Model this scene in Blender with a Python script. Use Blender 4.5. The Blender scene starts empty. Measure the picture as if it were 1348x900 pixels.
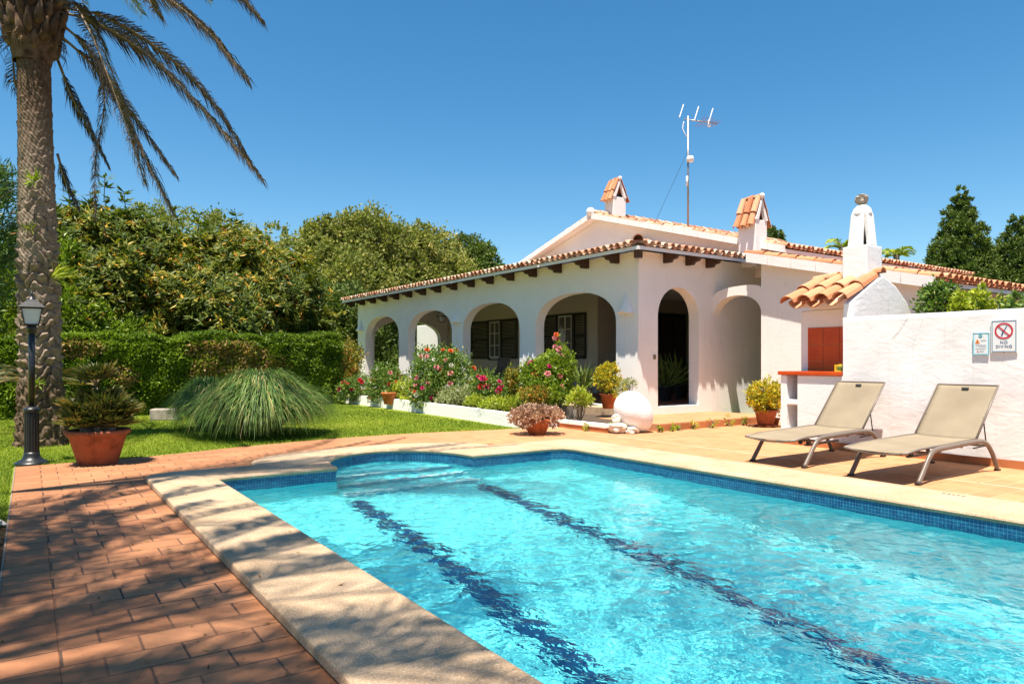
import bpy, math, random
import numpy as np
from math import sin, cos, pi, radians, sqrt, atan2
rng = np.random.default_rng(7)
random.seed(7)
S = bpy.context.scene
COL = S.collection

# ------------------------------------------------------------------ helpers
def link(o, parent=None):
    COL.objects.link(o)
    if parent is not None:
        o.parent = parent
    return o

def tag(o, label=None, cat=None, group=None, kind=None):
    if label: o['label'] = label
    if cat: o['category'] = cat
    if group: o['group'] = group
    if kind: o['kind'] = kind
    return o

def empty(name, loc=(0, 0, 0), rz=0.0, parent=None):
    o = bpy.data.objects.new(name, None)
    o.location = loc
    o.rotation_euler = (0, 0, rz)
    o.empty_display_size = 0.2
    return link(o, parent)

def place(o, loc, rz=0.0, sc=1.0):
    o.location = loc
    o.rotation_euler = (0, 0, rz)
    o.scale = (sc, sc, sc)
    return o

def copy_tree(o, parent=None):
    c = o.copy()
    COL.objects.link(c)
    c.parent = parent
    for ch in list(o.children):
        copy_tree(ch, c)
    return c

def mesh_np(name, V, Fc, mats, parent=None, smooth=False, mi=None, var=None, uv=None):
    """V (n,3) float, Fc (m,k) int array (k = 3 or 4)."""
    V = np.asarray(V, np.float32); Fc = np.asarray(Fc, np.int32)
    me = bpy.data.meshes.new(name)
    n, (m, k) = len(V), Fc.shape
    me.vertices.add(n); me.vertices.foreach_set('co', V.ravel())
    me.loops.add(m * k); me.loops.foreach_set('vertex_index', Fc.ravel())
    me.polygons.add(m)
    me.polygons.foreach_set('loop_start', np.arange(0, m * k, k, dtype=np.int32))
    me.polygons.foreach_set('loop_total', np.full(m, k, np.int32))
    me.polygons.foreach_set('use_smooth', np.full(m, smooth, bool))
    if mi is not None:
        me.polygons.foreach_set('material_index', np.asarray(mi, np.int32))
    if not isinstance(mats, (list, tuple)): mats = [mats]
    for mt in mats: me.materials.append(mt)
    if var is not None:
        at = me.attributes.new('var', 'FLOAT', 'FACE')
        at.data.foreach_set('value', np.asarray(var, np.float32))
    me.update(calc_edges=True)
    me.validate()
    o = bpy.data.objects.new(name, me)
    return link(o, parent)

class MB:
    """collects polygons, builds one mesh object"""
    def __init__(s):
        s.v = []; s.f = []; s.m = []; s.s = []; s.mi = 0; s.sm = False
    def add(s, vs, fs):
        b = len(s.v)
        s.v += [tuple(float(c) for c in p) for p in vs]
        for f in fs:
            s.f.append(tuple(b + i for i in f)); s.m.append(s.mi); s.s.append(s.sm)
        return s
    def box(s, x0, x1, y0, y1, z0, z1):
        vs = [(x, y, z) for z in (z0, z1) for y in (y0, y1) for x in (x0, x1)]
        return s.add(vs, [(0, 2, 3, 1), (4, 5, 7, 6), (0, 1, 5, 4), (2, 6, 7, 3), (0, 4, 6, 2), (1, 3, 7, 5)])
    def obox(s, c, ax, ay, az, hx, hy, hz):
        c = np.array(c, float); A = [np.array(a, float) for a in (ax, ay, az)]
        A = [a / np.linalg.norm(a) for a in A]
        vs = [c + sx * hx * A[0] + sy * hy * A[1] + sz * hz * A[2] for sz in (-1, 1) for sy in (-1, 1) for sx in (-1, 1)]
        return s.add(vs, [(0, 2, 3, 1), (4, 5, 7, 6), (0, 1, 5, 4), (2, 6, 7, 3), (0, 4, 6, 2), (1, 3, 7, 5)])
    def prism(s, poly, axis, a0, a1):
        """poly: 2-D outline in the two other axes, extruded along axis"""
        def mk(p, a):
            if axis == 'x': return (a, p[0], p[1])
            if axis == 'y': return (p[0], a, p[1])
            return (p[0], p[1], a)
        n = len(poly)
        vs = [mk(p, a0) for p in poly] + [mk(p, a1) for p in poly]
        fs = [tuple(range(n))[::-1], tuple(range(n, 2 * n))]
        fs += [(i, (i + 1) % n, n + (i + 1) % n, n + i) for i in range(n)]
        return s.add(vs, fs)
    def lathe(s, prof, seg=24, c=(0, 0, 0), closed=True):
        base = []
        for r, z in prof:
            for k in range(seg):
                a = 2 * pi * k / seg
                base.append((c[0] + r * cos(a), c[1] + r * sin(a), c[2] + z))
        fs = []
        for i in range(len(prof) - 1):
            for k in range(seg):
                k2 = (k + 1) % seg
                fs.append((i * seg + k, i * seg + k2, (i + 1) * seg + k2, (i + 1) * seg + k))
        if closed:
            fs.append(tuple(range(seg))[::-1])
            fs.append(tuple((len(prof) - 1) * seg + k for k in range(seg)))
        return s.add(base, fs)
    def tube(s, pts, r, seg=8, sx=1.0, up=(0, 0, 1)):
        pts = [np.array(p, float) for p in pts]
        rs = r if isinstance(r, (list, tuple, np.ndarray)) else [r] * len(pts)
        vs = []
        for i, p in enumerate(pts):
            a = pts[max(i - 1, 0)]; b = pts[min(i + 1, len(pts) - 1)]
            t = b - a; t = t / (np.linalg.norm(t) + 1e-9)
            u = np.array(up, float)
            if abs(np.dot(t, u)) > .95: u = np.array((1, 0, 0), float) if abs(t[0]) < .9 else np.array((0, 1, 0), float)
            n1 = np.cross(t, u); n1 /= np.linalg.norm(n1); n2 = np.cross(n1, t)
            for k in range(seg):
                an = 2 * pi * k / seg + pi / seg
                vs.append(p + rs[i] * (cos(an) * n1 * sx + sin(an) * n2))
        fs = []
        for i in range(len(pts) - 1):
            for k in range(seg):
                k2 = (k + 1) % seg
                fs.append((i * seg + k, i * seg + k2, (i + 1) * seg + k2, (i + 1) * seg + k))
        fs.append(tuple(range(seg))[::-1]); fs.append(tuple((len(pts) - 1) * seg + k for k in range(seg)))
        return s.add(vs, fs)
    def build(s, name, mats, parent=None, bevel=0, seg=2, smooth_by=None):
        me = bpy.data.meshes.new(name)
        me.from_pydata(s.v, [], s.f)
        if not isinstance(mats, (list, tuple)): mats = [mats]
        for mt in mats: me.materials.append(mt)
        me.polygons.foreach_set('material_index', s.m)
        me.polygons.foreach_set('use_smooth', s.s)
        me.update()
        o = bpy.data.objects.new(name, me)
        link(o, parent)
        if bevel:
            b = o.modifiers.new('bevel', 'BEVEL'); b.width = bevel; b.segments = seg
            b.limit_method = 'ANGLE'; b.angle_limit = radians(40)
        return o

def catmull(P, n=10):
    P = [np.array(p, float) for p in P]
    Q = [2 * P[0] - P[1]] + P + [2 * P[-1] - P[-2]]
    out = []
    for i in range(1, len(Q) - 2):
        for k in range(n):
            t = k / n
            out.append(.5 * ((2 * Q[i]) + (-Q[i-1] + Q[i+1]) * t + (2*Q[i-1] - 5*Q[i] + 4*Q[i+1] - Q[i+2]) * t*t + (-Q[i-1] + 3*Q[i] - 3*Q[i+1] + Q[i+2]) * t**3))
    out.append(P[-1])
    return out

# ------------------------------------------------------------------ materials
def new_mat(name):
    m = bpy.data.materials.new(name); m.use_nodes = True
    nt = m.node_tree; b = nt.nodes['Principled BSDF']
    return m, nt, b
def N(nt, t, **kw):
    n = nt.nodes.new(t)
    for k, v in kw.items():
        if k in n.inputs: n.inputs[k].default_value = v
        else: setattr(n, k, v)
    return n
def coords(nt, scale=(1, 1, 1), rot=(0, 0, 0), loc=(0, 0, 0), src='Object'):
    tc = N(nt, 'ShaderNodeTexCoord'); mp = N(nt, 'ShaderNodeMapping')
    mp.inputs['Scale'].default_value = scale; mp.inputs['Rotation'].default_value = rot
    mp.inputs['Location'].default_value = loc
    nt.links.new(tc.outputs[src], mp.inputs['Vector'])
    return mp.outputs['Vector']
def noise(nt, vec, scale, detail=4, rough=.55, dist=0):
    n = N(nt, 'ShaderNodeTexNoise'); n.inputs['Scale'].default_value = scale
    n.inputs['Detail'].default_value = detail; n.inputs['Roughness'].default_value = rough
    n.inputs['Distortion'].default_value = dist
    if vec is not None: nt.links.new(vec, n.inputs['Vector'])
    return n.outputs['Fac']
def ramp(nt, fac, stops):
    r = N(nt, 'ShaderNodeValToRGB'); e = r.color_ramp.elements
    while len(e) < len(stops): e.new(.5)
    for i, (p, c) in enumerate(stops):
        e[i].position = p; e[i].color = (c[0], c[1], c[2], 1) if not isinstance(c, (int, float)) else (c, c, c, 1)
    nt.links.new(fac, r.inputs['Fac'])
    return r.outputs['Color']
def mix(nt, fac, a, b, blend='MIX'):
    m = N(nt, 'ShaderNodeMix', data_type='RGBA', blend_type=blend)
    for s, v in ((m.inputs[0], fac), (m.inputs[6], a), (m.inputs[7], b)):
        if isinstance(v, (int, float)): s.default_value = v
        elif isinstance(v, tuple): s.default_value = (v[0], v[1], v[2], 1)
        else: nt.links.new(v, s)
    return m.outputs[2]
def bump(nt, b, h, strength=.3, dist=.01, prev=None):
    n = N(nt, 'ShaderNodeBump'); n.inputs['Strength'].default_value = strength; n.inputs['Distance'].default_value = dist
    nt.links.new(h, n.inputs['Height'])
    if prev is not None: nt.links.new(prev, n.inputs['Normal'])
    nt.links.new(n.outputs['Normal'], b.inputs['Normal'])
    return n.outputs['Normal']

def simple(name, col, rough=.6, metal=0, nz=.12, nscale=6, bmp=0, bscale=40, spec=.5):
    m, nt, b = new_mat(name)
    v = coords(nt)
    f = noise(nt, v, nscale)
    lo = tuple(c * (1 - nz) for c in col); hi = tuple(min(c * (1 + nz), 1) for c in col)
    nt.links.new(ramp(nt, f, [(.3, lo), (.7, hi)]), b.inputs['Base Color'])
    b.inputs['Roughness'].default_value = rough; b.inputs['Metallic'].default_value = metal
    b.inputs['Specular IOR Level'].default_value = spec
    if bmp: bump(nt, b, noise(nt, v, bscale, 5), bmp, .01)
    return m

def plaster(name, col=(.84, .805, .765), bscale=9, bs=.35):
    m, nt, b = new_mat(name)
    v = coords(nt)
    big = noise(nt, v, 1.1, 5, .6)
    c = ramp(nt, big, [(.3, tuple(x * .93 for x in col)), (.62, col)])
    sm = noise(nt, coords(nt, (1, 1, .35)), 5, 5, .6)
    c = mix(nt, ramp(nt, sm, [(.62, 0), (.85, .30)]), c, (col[0] * .8, col[1] * .76, col[2] * .70))
    st_ = noise(nt, coords(nt, (7, 7, .35)), 2.2, 5, .65)
    c = mix(nt, ramp(nt, st_, [(.56, 0), (.80, .38)]), c, (col[0] * .74, col[1] * .69, col[2] * .62))
    cr_ = N(nt, 'ShaderNodeTexVoronoi', feature='DISTANCE_TO_EDGE'); cr_.inputs['Scale'].default_value = .8
    nt.links.new(coords(nt, (1, 1, .7)), cr_.inputs['Vector'])
    nz_ = noise(nt, v, 2.3, 3)
    cf = N(nt, 'ShaderNodeMath', operation='MULTIPLY'); nt.links.new(ramp(nt, cr_.outputs['Distance'], [(0, .4), (.0016, 0)]), cf.inputs[0]); nt.links.new(ramp(nt, nz_, [(.52, 0), (.6, 1)]), cf.inputs[1])
    c = mix(nt, cf.outputs[0], c, (.35, .30, .26))
    nt.links.new(c, b.inputs['Base Color'])
    b.inputs['Roughness'].default_value = .85
    b.inputs['Specular IOR Level'].default_value = .2
    n1 = noise(nt, coords(nt, (1, 1, 2.0), rot=(.5, .3, 0)), bscale, 3, .5, 1.2)
    p = bump(nt, b, n1, bs, .03)
    bump(nt, b, noise(nt, v, 90, 4), .15, .004, p)
    return m

def leaf_mat(name, stops, rough=.45, trans=.3, spec=.3, gain=1.55):
    """leaf colour varies per face through the 'var' attribute (kind of leaf, not shading)"""
    m, nt, b = new_mat(name)
    at = N(nt, 'ShaderNodeAttribute', attribute_name='var')
    stops = [(p, (min(.8, q[0] * gain * 1.12), min(.8, q[1] * gain), min(.8, q[2] * gain * .8))) for p, q in stops]
    c = ramp(nt, at.outputs['Fac'], stops)
    nt.links.new(c, b.inputs['Base Color'])
    b.inputs['Roughness'].default_value = rough
    b.inputs['Specular IOR Level'].default_value = spec
    tr = N(nt, 'ShaderNodeBsdfTranslucent')
    tc = mix(nt, 1.0, c, (1.0, 1.15, .5), 'MULTIPLY')
    nt.links.new(tc, tr.inputs['Color'])
    ms = N(nt, 'ShaderNodeMixShader'); ms.inputs[0].default_value = trans
    nt.links.new(b.outputs[0], ms.inputs[1]); nt.links.new(tr.outputs[0], ms.inputs[2])
    nt.links.new(ms.outputs[0], nt.nodes['Material Output'].inputs['Surface'])
    return m

M = {}
M['plaster'] = plaster('white_plaster', bs=.10)
M['plaster_rough'] = plaster('white_rough_plaster', (.84, .82, .80), 5, .16)
M['bark'] = simple('palm_bark', (.22, .17, .125), .95, nz=.45, nscale=14, bmp=.5, bscale=60, spec=.15)
M['trunk'] = simple('tree_bark', (.13, .095, .065), .9, nz=.4, nscale=10, bmp=.5, bscale=30, spec=.15)
M['black_metal'] = simple('black_cast_metal', (.012, .013, .014), .38, 0, .2, 30, .15, 60)
M['dark_wood'] = simple('dark_wood', (.045, .020, .010), .6, nz=.35, nscale=20)
M['shutter'] = simple('dark_shutter', (.006, .0065, .006), .6)
M['window_white'] = simple('white_frame_paint', (.55, .53, .50), .4, nz=.05)
M['frame_taupe'] = simple('taupe_aluminium', (.155, .122, .098), .42, .0, .08, 20)
M['dark_plastic'] = simple('dark_plastic', (.02, .018, .016), .5)
M['white_stone'] = plaster('white_stone', (.82, .79, .77), 12, .22)
M['grey_stone'] = simple('grey_stone', (.33, .28, .22), .9, nz=.3, nscale=9, bmp=.6, bscale=22)
M['soil'] = simple('dark_soil', (.075, .05, .032), 1, nz=.4, nscale=12, bmp=.7, bscale=40)
M['grey_metal'] = simple('galvanised_metal', (.33, .31, .29), .4, .7, .2, 30)
M['white_plastic'] = simple('white_plastic', (.75, .75, .74), .35, nz=.03)
M['red_antenna'] = simple('copper_antenna_rod', (.35, .10, .08), .5, .3)
M['steel'] = simple('chrome_steel', (.7, .7, .7), .15, 1, .03)
M['yellow'] = simple('yellow_plastic', (.75, .52, .04), .4, nz=.05)

def terracotta(name, col, dark=.55, scale=5, rough=.8):
    m, nt, b = new_mat(name)
    v = coords(nt)
    c = ramp(nt, noise(nt, v, scale, 6, .65), [(.3, tuple(x * dark for x in col)), (.5, col), (.75, tuple(min(1, x * 1.25) for x in col))])
    c = mix(nt, ramp(nt, noise(nt, v, scale * 3.1, 5, .7), [(.62, 0), (.8, .45)]), c, (.45, .34, .26))
    nt.links.new(c, b.inputs['Base Color']); b.inputs['Roughness'].default_value = rough
    b.inputs['Specular IOR Level'].default_value = .25
    bump(nt, b, noise(nt, v, 45, 5), .25, .006)
    return m
M['terracotta'] = terracotta('terracotta_pot', (.28, .088, .042), .5, 7)
M['terracotta_bright'] = terracotta('terracotta_orange_pot', (.42, .12, .04))
M['terracotta_step'] = terracotta('terracotta_riser', (.45, .17, .065), .75, 3)

def rooftile(name, a, f=.7):
    m, nt, b = new_mat(name)
    at = N(nt, 'ShaderNodeAttribute', attribute_name='var')
    c = ramp(nt, at.outputs['Fac'], a)
    v = coords(nt)
    c = mix(nt, ramp(nt, noise(nt, v, 7, 6, .7), [(.50, 0), (.72, .7)]), c, (.34, .27, .20))
    c = mix(nt, ramp(nt, noise(nt, v, 16, 6, .7), [(.60, 0), (.74, .75)]), c, (.10, .08, .06))
    nt.links.new(c, b.inputs['Base Color']); b.inputs['Roughness'].default_value = .85
    b.inputs['Specular IOR Level'].default_value = .2
    bump(nt, b, noise(nt, v, 60, 5), .3, .005)
    return m
M['tile'] = rooftile('roof_tile', [(0, (.40, .19, .11)), (.35, (.54, .24, .13)), (.65, (.60, .34, .21)), (1, (.64, .46, .33))])
M['tile_old'] = rooftile('weathered_roof_tile', [(0, (.42, .20, .12)), (.35, (.55, .27, .16)), (.65, (.60, .38, .26)), (1, (.66, .52, .40))])
def cleantile():
    m, nt, b = new_mat('orange_roof_tile')
    at = N(nt, 'ShaderNodeAttribute', attribute_name='var')
    c = ramp(nt, at.outputs['Fac'], [(0, (.44, .16, .075)), (.5, (.55, .23, .11)), (1, (.60, .32, .18))])
    v = coords(nt)
    c = mix(nt, ramp(nt, noise(nt, v, 9, 6, .7), [(.55, 0), (.75, .55)]), c, (.42, .33, .24))
    nt.links.new(c, b.inputs['Base Color']); b.inputs['Roughness'].default_value = .8
    b.inputs['Specular IOR Level'].default_value = .2
    bump(nt, b, noise(nt, v, 60, 5), .3, .005)
    return m
M['tile_clean'] = cleantile()

def brick_floor(name, w, h, off, joint, c1, c2, mortar, mortar_size=.006, right=None):
    m, nt, b = new_mat(name)
    v = coords(nt, loc=off)
    br = N(nt, 'ShaderNodeTexBrick'); br.offset = .5
    # slightly worn, uneven edges
    wn_ = N(nt, 'ShaderNodeTexNoise'); wn_.inputs['Scale'].default_value = 38; wn_.inputs['Detail'].default_value = 4; nt.links.new(v, wn_.inputs['Vector'])
    sb = N(nt, 'ShaderNodeVectorMath', operation='SUBTRACT'); sb.inputs[1].default_value = (.5, .5, .5); nt.links.new(wn_.outputs['Color'], sb.inputs[0])
    s2_ = N(nt, 'ShaderNodeVectorMath', operation='SCALE'); s2_.inputs['Scale'].default_value = .010; nt.links.new(sb.outputs[0], s2_.inputs[0])
    ad_ = N(nt, 'ShaderNodeVectorMath', operation='ADD'); nt.links.new(v, ad_.inputs[0]); nt.links.new(s2_.outputs[0], ad_.inputs[1])
    nt.links.new(ad_.outputs[0], br.inputs['Vector'])
    for k, val in (('Scale', 1.0), ('Mortar Size', mortar_size), ('Mortar Smooth', .25), ('Bias', 0.0), ('Brick Width', w), ('Row Height', h)):
        br.inputs[k].default_value = val
    br.inputs['Color1'].default_value = (0, 0, 0, 1); br.inputs['Color2'].default_value = (1, 1, 1, 1); br.inputs['Mortar'].default_value = (.5, .5, .5, 1)
    vv = coords(nt)
    sep = N(nt, 'ShaderNodeSeparateXYZ'); nt.links.new(vv, sep.inputs[0])
    cc = mix(nt, br.outputs['Color'], c1, c2)
    cc = mix(nt, ramp(nt, noise(nt, vv, 2.2, 6, .65), [(.35, .0), (.75, .55)]), cc, tuple(x * .62 for x in c1))
    if right:   # the newer, more orange paving towards the house
        mr = N(nt, 'ShaderNodeMapRange'); mr.inputs[1].default_value = 3.2; mr.inputs[2].default_value = 6.2
        nt.links.new(sep.outputs['X'], mr.inputs[0])
        rc = mix(nt, br.outputs['Color'], tuple(x * .90 for x in right), tuple(x * 1.13 for x in right))
        rc = mix(nt, ramp(nt, noise(nt, coords(nt, (3, .6, 1)), 2.0, 6, .65), [(.45, 0), (.7, .5)]), rc, (right[0] * .88, right[1] * .74, right[2] * .62))
        cc = mix(nt, mr.outputs[0], cc, rc)
    # fine grit and dark stains
    cc = mix(nt, ramp(nt, noise(nt, vv, 34, 4, .7), [(.55, 0), (.72, .35)]), cc, tuple(x * .55 for x in c1))
    jn = noise(nt, vv, 1.3, 3)
    jf = N(nt, 'ShaderNodeMath', operation='MULTIPLY'); nt.links.new(br.outputs['Fac'], jf.inputs[0])
    jr = ramp(nt, jn, [(.35, .45 if not right else .25), (.62, 1.0)])
    nt.links.new(jr, jf.inputs[1])
    mo = mortar
    if right:
        mo = mix(nt, mr.outputs[0], mortar, (.56, .37, .22))
    cc = mix(nt, jf.outputs[0], cc, mo)
    nt.links.new(cc, b.inputs['Base Color']); b.inputs['Roughness'].default_value = .8
    b.inputs['Specular IOR Level'].default_value = .3
    inv = N(nt, 'ShaderNodeMath', operation='SUBTRACT'); inv.inputs[0].default_value = 1; nt.links.new(br.outputs['Fac'], inv.inputs[1])
    p = bump(nt, b, inv.outputs[0], .7, .006)
    p = bump(nt, b, noise(nt, vv, 14, 4), .25, .01, p)
    bump(nt, b, noise(nt, vv, 120, 3), .3, .002, p)
    return m
M['paving'] = brick_floor('clay_paving', .31, .208, (-.117, 0, 0), .006, (.37, .150, .066), (.44, .20, .095), (.045, .035, .028), right=(.47, .225, .105))
M['paving_edge'] = brick_floor('clay_paving_border', 40, .208, (10, 0, 0), .006, (.33, .135, .06), (.40, .18, .082), (.045, .035, .028))

def coping_mat():
    m, nt, b = new_mat('aggregate_stone')
    v = coords(nt)
    c = ramp(nt, noise(nt, v, 1.7, 6, .65), [(.3, (.37, .235, .13)), (.55, (.47, .325, .20)), (.8, (.53, .39, .25))])
    g = noise(nt, v, 95, 3, .75)
    c = mix(nt, ramp(nt, g, [(.33, .75), (.46, 0)]), c, (.20, .15, .10))
    c = mix(nt, ramp(nt, g, [(.55, 0), (.70, .7)]), c, (.80, .72, .60))
    c = mix(nt, ramp(nt, noise(nt, v, 9, 6, .7), [(.56, 0), (.8, .45)]), c, (.33, .25, .17))
    nt.links.new(c, b.inputs['Base Color']); b.inputs['Roughness'].default_value = .85
    b.inputs['Specular IOR Level'].default_value = .25
    p = bump(nt, b, g, .5, .004)
    bump(nt, b, noise(nt, v, 12, 4), .3, .01, p)
    return m
M['coping'] = coping_mat()
def mosaic(name, ca, cb, grout, size=.025, rough=.25):
    """square tiles on any axis-aligned face: grid from object coordinates"""
    m, nt, b = new_mat(name)
    tc = N(nt, 'ShaderNodeTexCoord')
    sep = N(nt, 'ShaderNodeSeparateXYZ'); nt.links.new(tc.outputs['Object'], sep.inputs[0])
    ge = N(nt, 'ShaderNodeNewGeometry'); sn = N(nt, 'ShaderNodeSeparateXYZ'); nt.links.new(ge.outputs['True Normal'], sn.inputs[0])
    tot = None
    for ax in 'XYZ':
        mo = N(nt, 'ShaderNodeMath', operation='PINGPONG'); mo.inputs[1].default_value = size / 2
        nt.links.new(sep.outputs[ax], mo.inputs[0])
        lt = N(nt, 'ShaderNodeMath', operation='LESS_THAN'); nt.links.new(mo.outputs[0], lt.inputs[0]); lt.inputs[1].default_value = size * .055
        ab = N(nt, 'ShaderNodeMath', operation='ABSOLUTE'); nt.links.new(sn.outputs[ax], ab.inputs[0])
        l2 = N(nt, 'ShaderNodeMath', operation='LESS_THAN'); nt.links.new(ab.outputs[0], l2.inputs[0]); l2.inputs[1].default_value = .9
        mu = N(nt, 'ShaderNodeMath', operation='MULTIPLY'); nt.links.new(lt.outputs[0], mu.inputs[0]); nt.links.new(l2.outputs[0], mu.inputs[1])
        if tot is None: tot = mu.outputs[0]
        else:
            mx = N(nt, 'ShaderNodeMath', operation='MAXIMUM'); nt.links.new(tot, mx.inputs[0]); nt.links.new(mu.outputs[0], mx.inputs[1]); tot = mx.outputs[0]
    sc = N(nt, 'ShaderNodeVectorMath', operation='SCALE'); sc.inputs['Scale'].default_value = 1 / size
    off = N(nt, 'ShaderNodeVectorMath', operation='ADD'); off.inputs[1].default_value = (.5, .5, .5)
    nt.links.new(tc.outputs['Object'], sc.inputs[0]); nt.links.new(sc.outputs[0], off.inputs[0])
    fl = N(nt, 'ShaderNodeVectorMath', operation='FLOOR'); nt.links.new(off.outputs[0], fl.inputs[0])
    wn = N(nt, 'ShaderNodeTexWhiteNoise'); nt.links.new(fl.outputs[0], wn.inputs['Vector'])
    c = mix(nt, wn.outputs['Value'], ca, cb)
    c = mix(nt, tot, c, grout)
    nt.links.new(c, b.inputs['Base Color']); b.inputs['Roughness'].default_value = rough
    return m
M['pool_tile'] = mosaic('cyan_pool_mosaic', (.06, .60, .66), (.12, .69, .74), (.28, .78, .81), .025)
M['lane_tile'] = mosaic('navy_lane_mosaic', (.002, .025, .085), (.003, .045, .14), (.01, .09, .18), .025)
M['band_tile'] = mosaic('blue_waterline_mosaic', (.006, .04, .13), (.012, .13, .24), (.06, .22, .32), .03)

# ------------------------------------------------------------------ pool geometry
PX0, PX1, PY0, PY1 = 1.63, 6.33, -3.6, 7.90
AX, AR, AH = 3.88, .93, 1.15            # alcove centre, half width, depth
WZ = -.09
def alcove(r=0.0, n=28, y=PY1):
    return [(AX + (AR + r) * cos(pi - pi * k / n), y + (AH + r) * sin(pi * k / n)) for k in range(n + 1)]
def inner_outline():
    pts = [(PX0, PY0), (PX1, PY0), (PX1, PY1 - .22), (PX1 - .06, PY1 - .07), (PX1 - .22, PY1)]
    pts += alcove()[::-1]
    pts += [(PX0 + .12, PY1), (PX0 + .03, PY1 - .03), (PX0, PY1 - .14)]
    return pts
OUT = inner_outline()
OX0, OX1 = 1.02, 7.15
def outer_outline():
    n = len(alcove())
    pts = [(OX0, PY0 - .6), (OX1, PY0 - .6), (OX1, 8.35), (OX1 - .12, 8.62), (OX1 - .6, 8.66)]
    arc = [(AX + (AR + .62) * 1.08 * cos(pi * k / (n - 1)), 8.60 + 1.02 * sin(pi * k / (n - 1)) ** .8) for k in range(n)]
    pts += arc
    pts += [(OX0 + .25, 8.58), (OX0 + .06, 8.50), (OX0, 8.32)]
    return pts
OUTO = outer_outline()

def ring(name, ins, outs, z0, z1, mat):
    """solid ring between two outlines of equal count, rounded inner nose"""
    n = len(ins)
    assert n == len(outs), (n, len(outs))
    ins = np.array(ins); outs = np.array(outs)
    d = outs - ins; d /= np.linalg.norm(d, axis=1)[:, None]
    t = z1 - z0
    rows = [(ins, z0), (ins - d * .012, z0 + t * .25), (ins - d * .018, z0 + t * .55), (ins - d * .008, z0 + t * .85), (ins + d * .02, z1),
            (ins * .5 + outs * .5, z1), (outs - d * .02, z1), (outs - d * .004, z1 - t * .15), (outs, z1 - t * .35), (outs, z0)]
    V = []; Fc = []
    for p, z in rows:
        for q in p: V.append((q[0], q[1], z))
    for r in range(len(rows) - 1):
        for i in range(n):
            j = (i + 1) % n
            Fc.append((r * n + i, (r + 1) * n + i, (r + 1) * n + j, r * n + j))
    L = (len(rows) - 1) * n
    for i in range(n):
        j = (i + 1) % n
        Fc.append((i, j, L + j, L + i))
    o = mesh_np(name, V, Fc, mat)
    return o
cop = ring('pool_coping', OUT, OUTO, .012, .062, M['coping'])
cop['kind'] = 'structure'

mb = MB()
for i in range(12):
    y = -3.2 + i * .97
    mb.box(OX0 + .02, PX0 - .025, y, y + .005, .055, .0625)
    mb.box(PX1 + .025, OX1 - .02, y, y + .005, .055, .0625)
for x in (2.4, 5.35): mb.box(x, x + .005, PY1 + .025, 8.58, .055, .0625)
cj = mb.build('coping_joints', simple('coping_mortar', (.25, .19, .13), .95, nz=.3)); cj['kind'] = 'structure'
# basin: floor deepens towards the camera end, alcove holds steps
def floor_z(y): return -.95 - .95 * min(1, max(0, (PY1 - y) / 5.6))
mb = MB()
n = len(OUT)
mb.mi = 1
for i in range(n):      # dark waterline band
    a, b_ = OUT[i], OUT[(i + 1) % n]
    mb.add([(a[0], a[1], .012), (b_[0], b_[1], .012), (b_[0], b_[1], -.20), (a[0], a[1], -.20)], [(0, 1, 2, 3)])
mb.mi = 0
for i in range(n):
    a, b_ = OUT[i], OUT[(i + 1) % n]
    mb.add([(a[0], a[1], -.20), (b_[0], b_[1], -.20), (b_[0], b_[1], -2.0), (a[0], a[1], -2.0)], [(0, 1, 2, 3)])
# floor with lanes
xs = [PX0, 3.02 - .105, 3.02 + .105, 4.70 - .105, 4.70 + .105, PX1]
ys = [PY0, 1.4, PY1, PY1 + AH + .05]
ys2 = [PY0, 1.4, 2.3, 3.5, 5, 7.0, 7.55, PY1, PY1 + AH + .05]
for j in range(len(ys2) - 1):
    for i in range(5):
        mb.mi = 2 if (i in (1, 3) and ys2[j + 1] <= 7.56) else 0
        y0, y1 = ys2[j], ys2[j + 1]
        mb.add([(xs[i], y0, floor_z(y0)), (xs[i + 1], y0, floor_z(y0)), (xs[i + 1], y1, floor_z(y1)), (xs[i], y1, floor_z(y1))], [(0, 1, 2, 3)])
basin = mb.build('pool_basin', [M['pool_tile'], M['band_tile'], M['lane_tile']])
basin['kind'] = 'structure'
mb = MB()
for k, (zt, ex) in enumerate(((-.30, .42), (-.55, .12), (-.78, -.20))):   # steps, straight noses across the alcove
    y0 = PY1 + ex
    arc = [(AX + (AR - .003 * (k + 1)) * cos(pi * q / 24), max(y0, PY1 + (AH - .003 * (k + 1)) * sin(pi * q / 24))) for q in range(25)]
    if ex < 0: arc = [(AX + AR - .01, y0 + .0)] + [(AX + (AR - .01) * cos(pi * q / 24), y0 + (.2 + AH) * sin(pi * q / 24) * .9) for q in range(1, 24)] + [(AX - AR + .01, y0)]
    mb.mi = 0
    mb.prism(arc[::1], 'z', zt - .6, zt)
    mb.mi = 1
    xa = AR * sqrt(max(0, 1 - (max(ex, 0) / AH) ** 2)) - .03
    mb.box(AX - xa, AX + xa, y0 - .006, y0 + .04, zt - .025, zt + .004)
    mb.mi = 2; mb.box(AX - xa, AX + xa, y0 - .004, y0 + .02, zt - .23, zt - .026)  # darker strip puts the shadow on each riser into the colour
stp = mb.build('pool_steps', [M['pool_tile'], simple('white_step_nosing', (.85, .88, .88), .4), simple('riser_shade', (.04, .30, .42), .4)])
stp['kind'] = 'structure'

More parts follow.
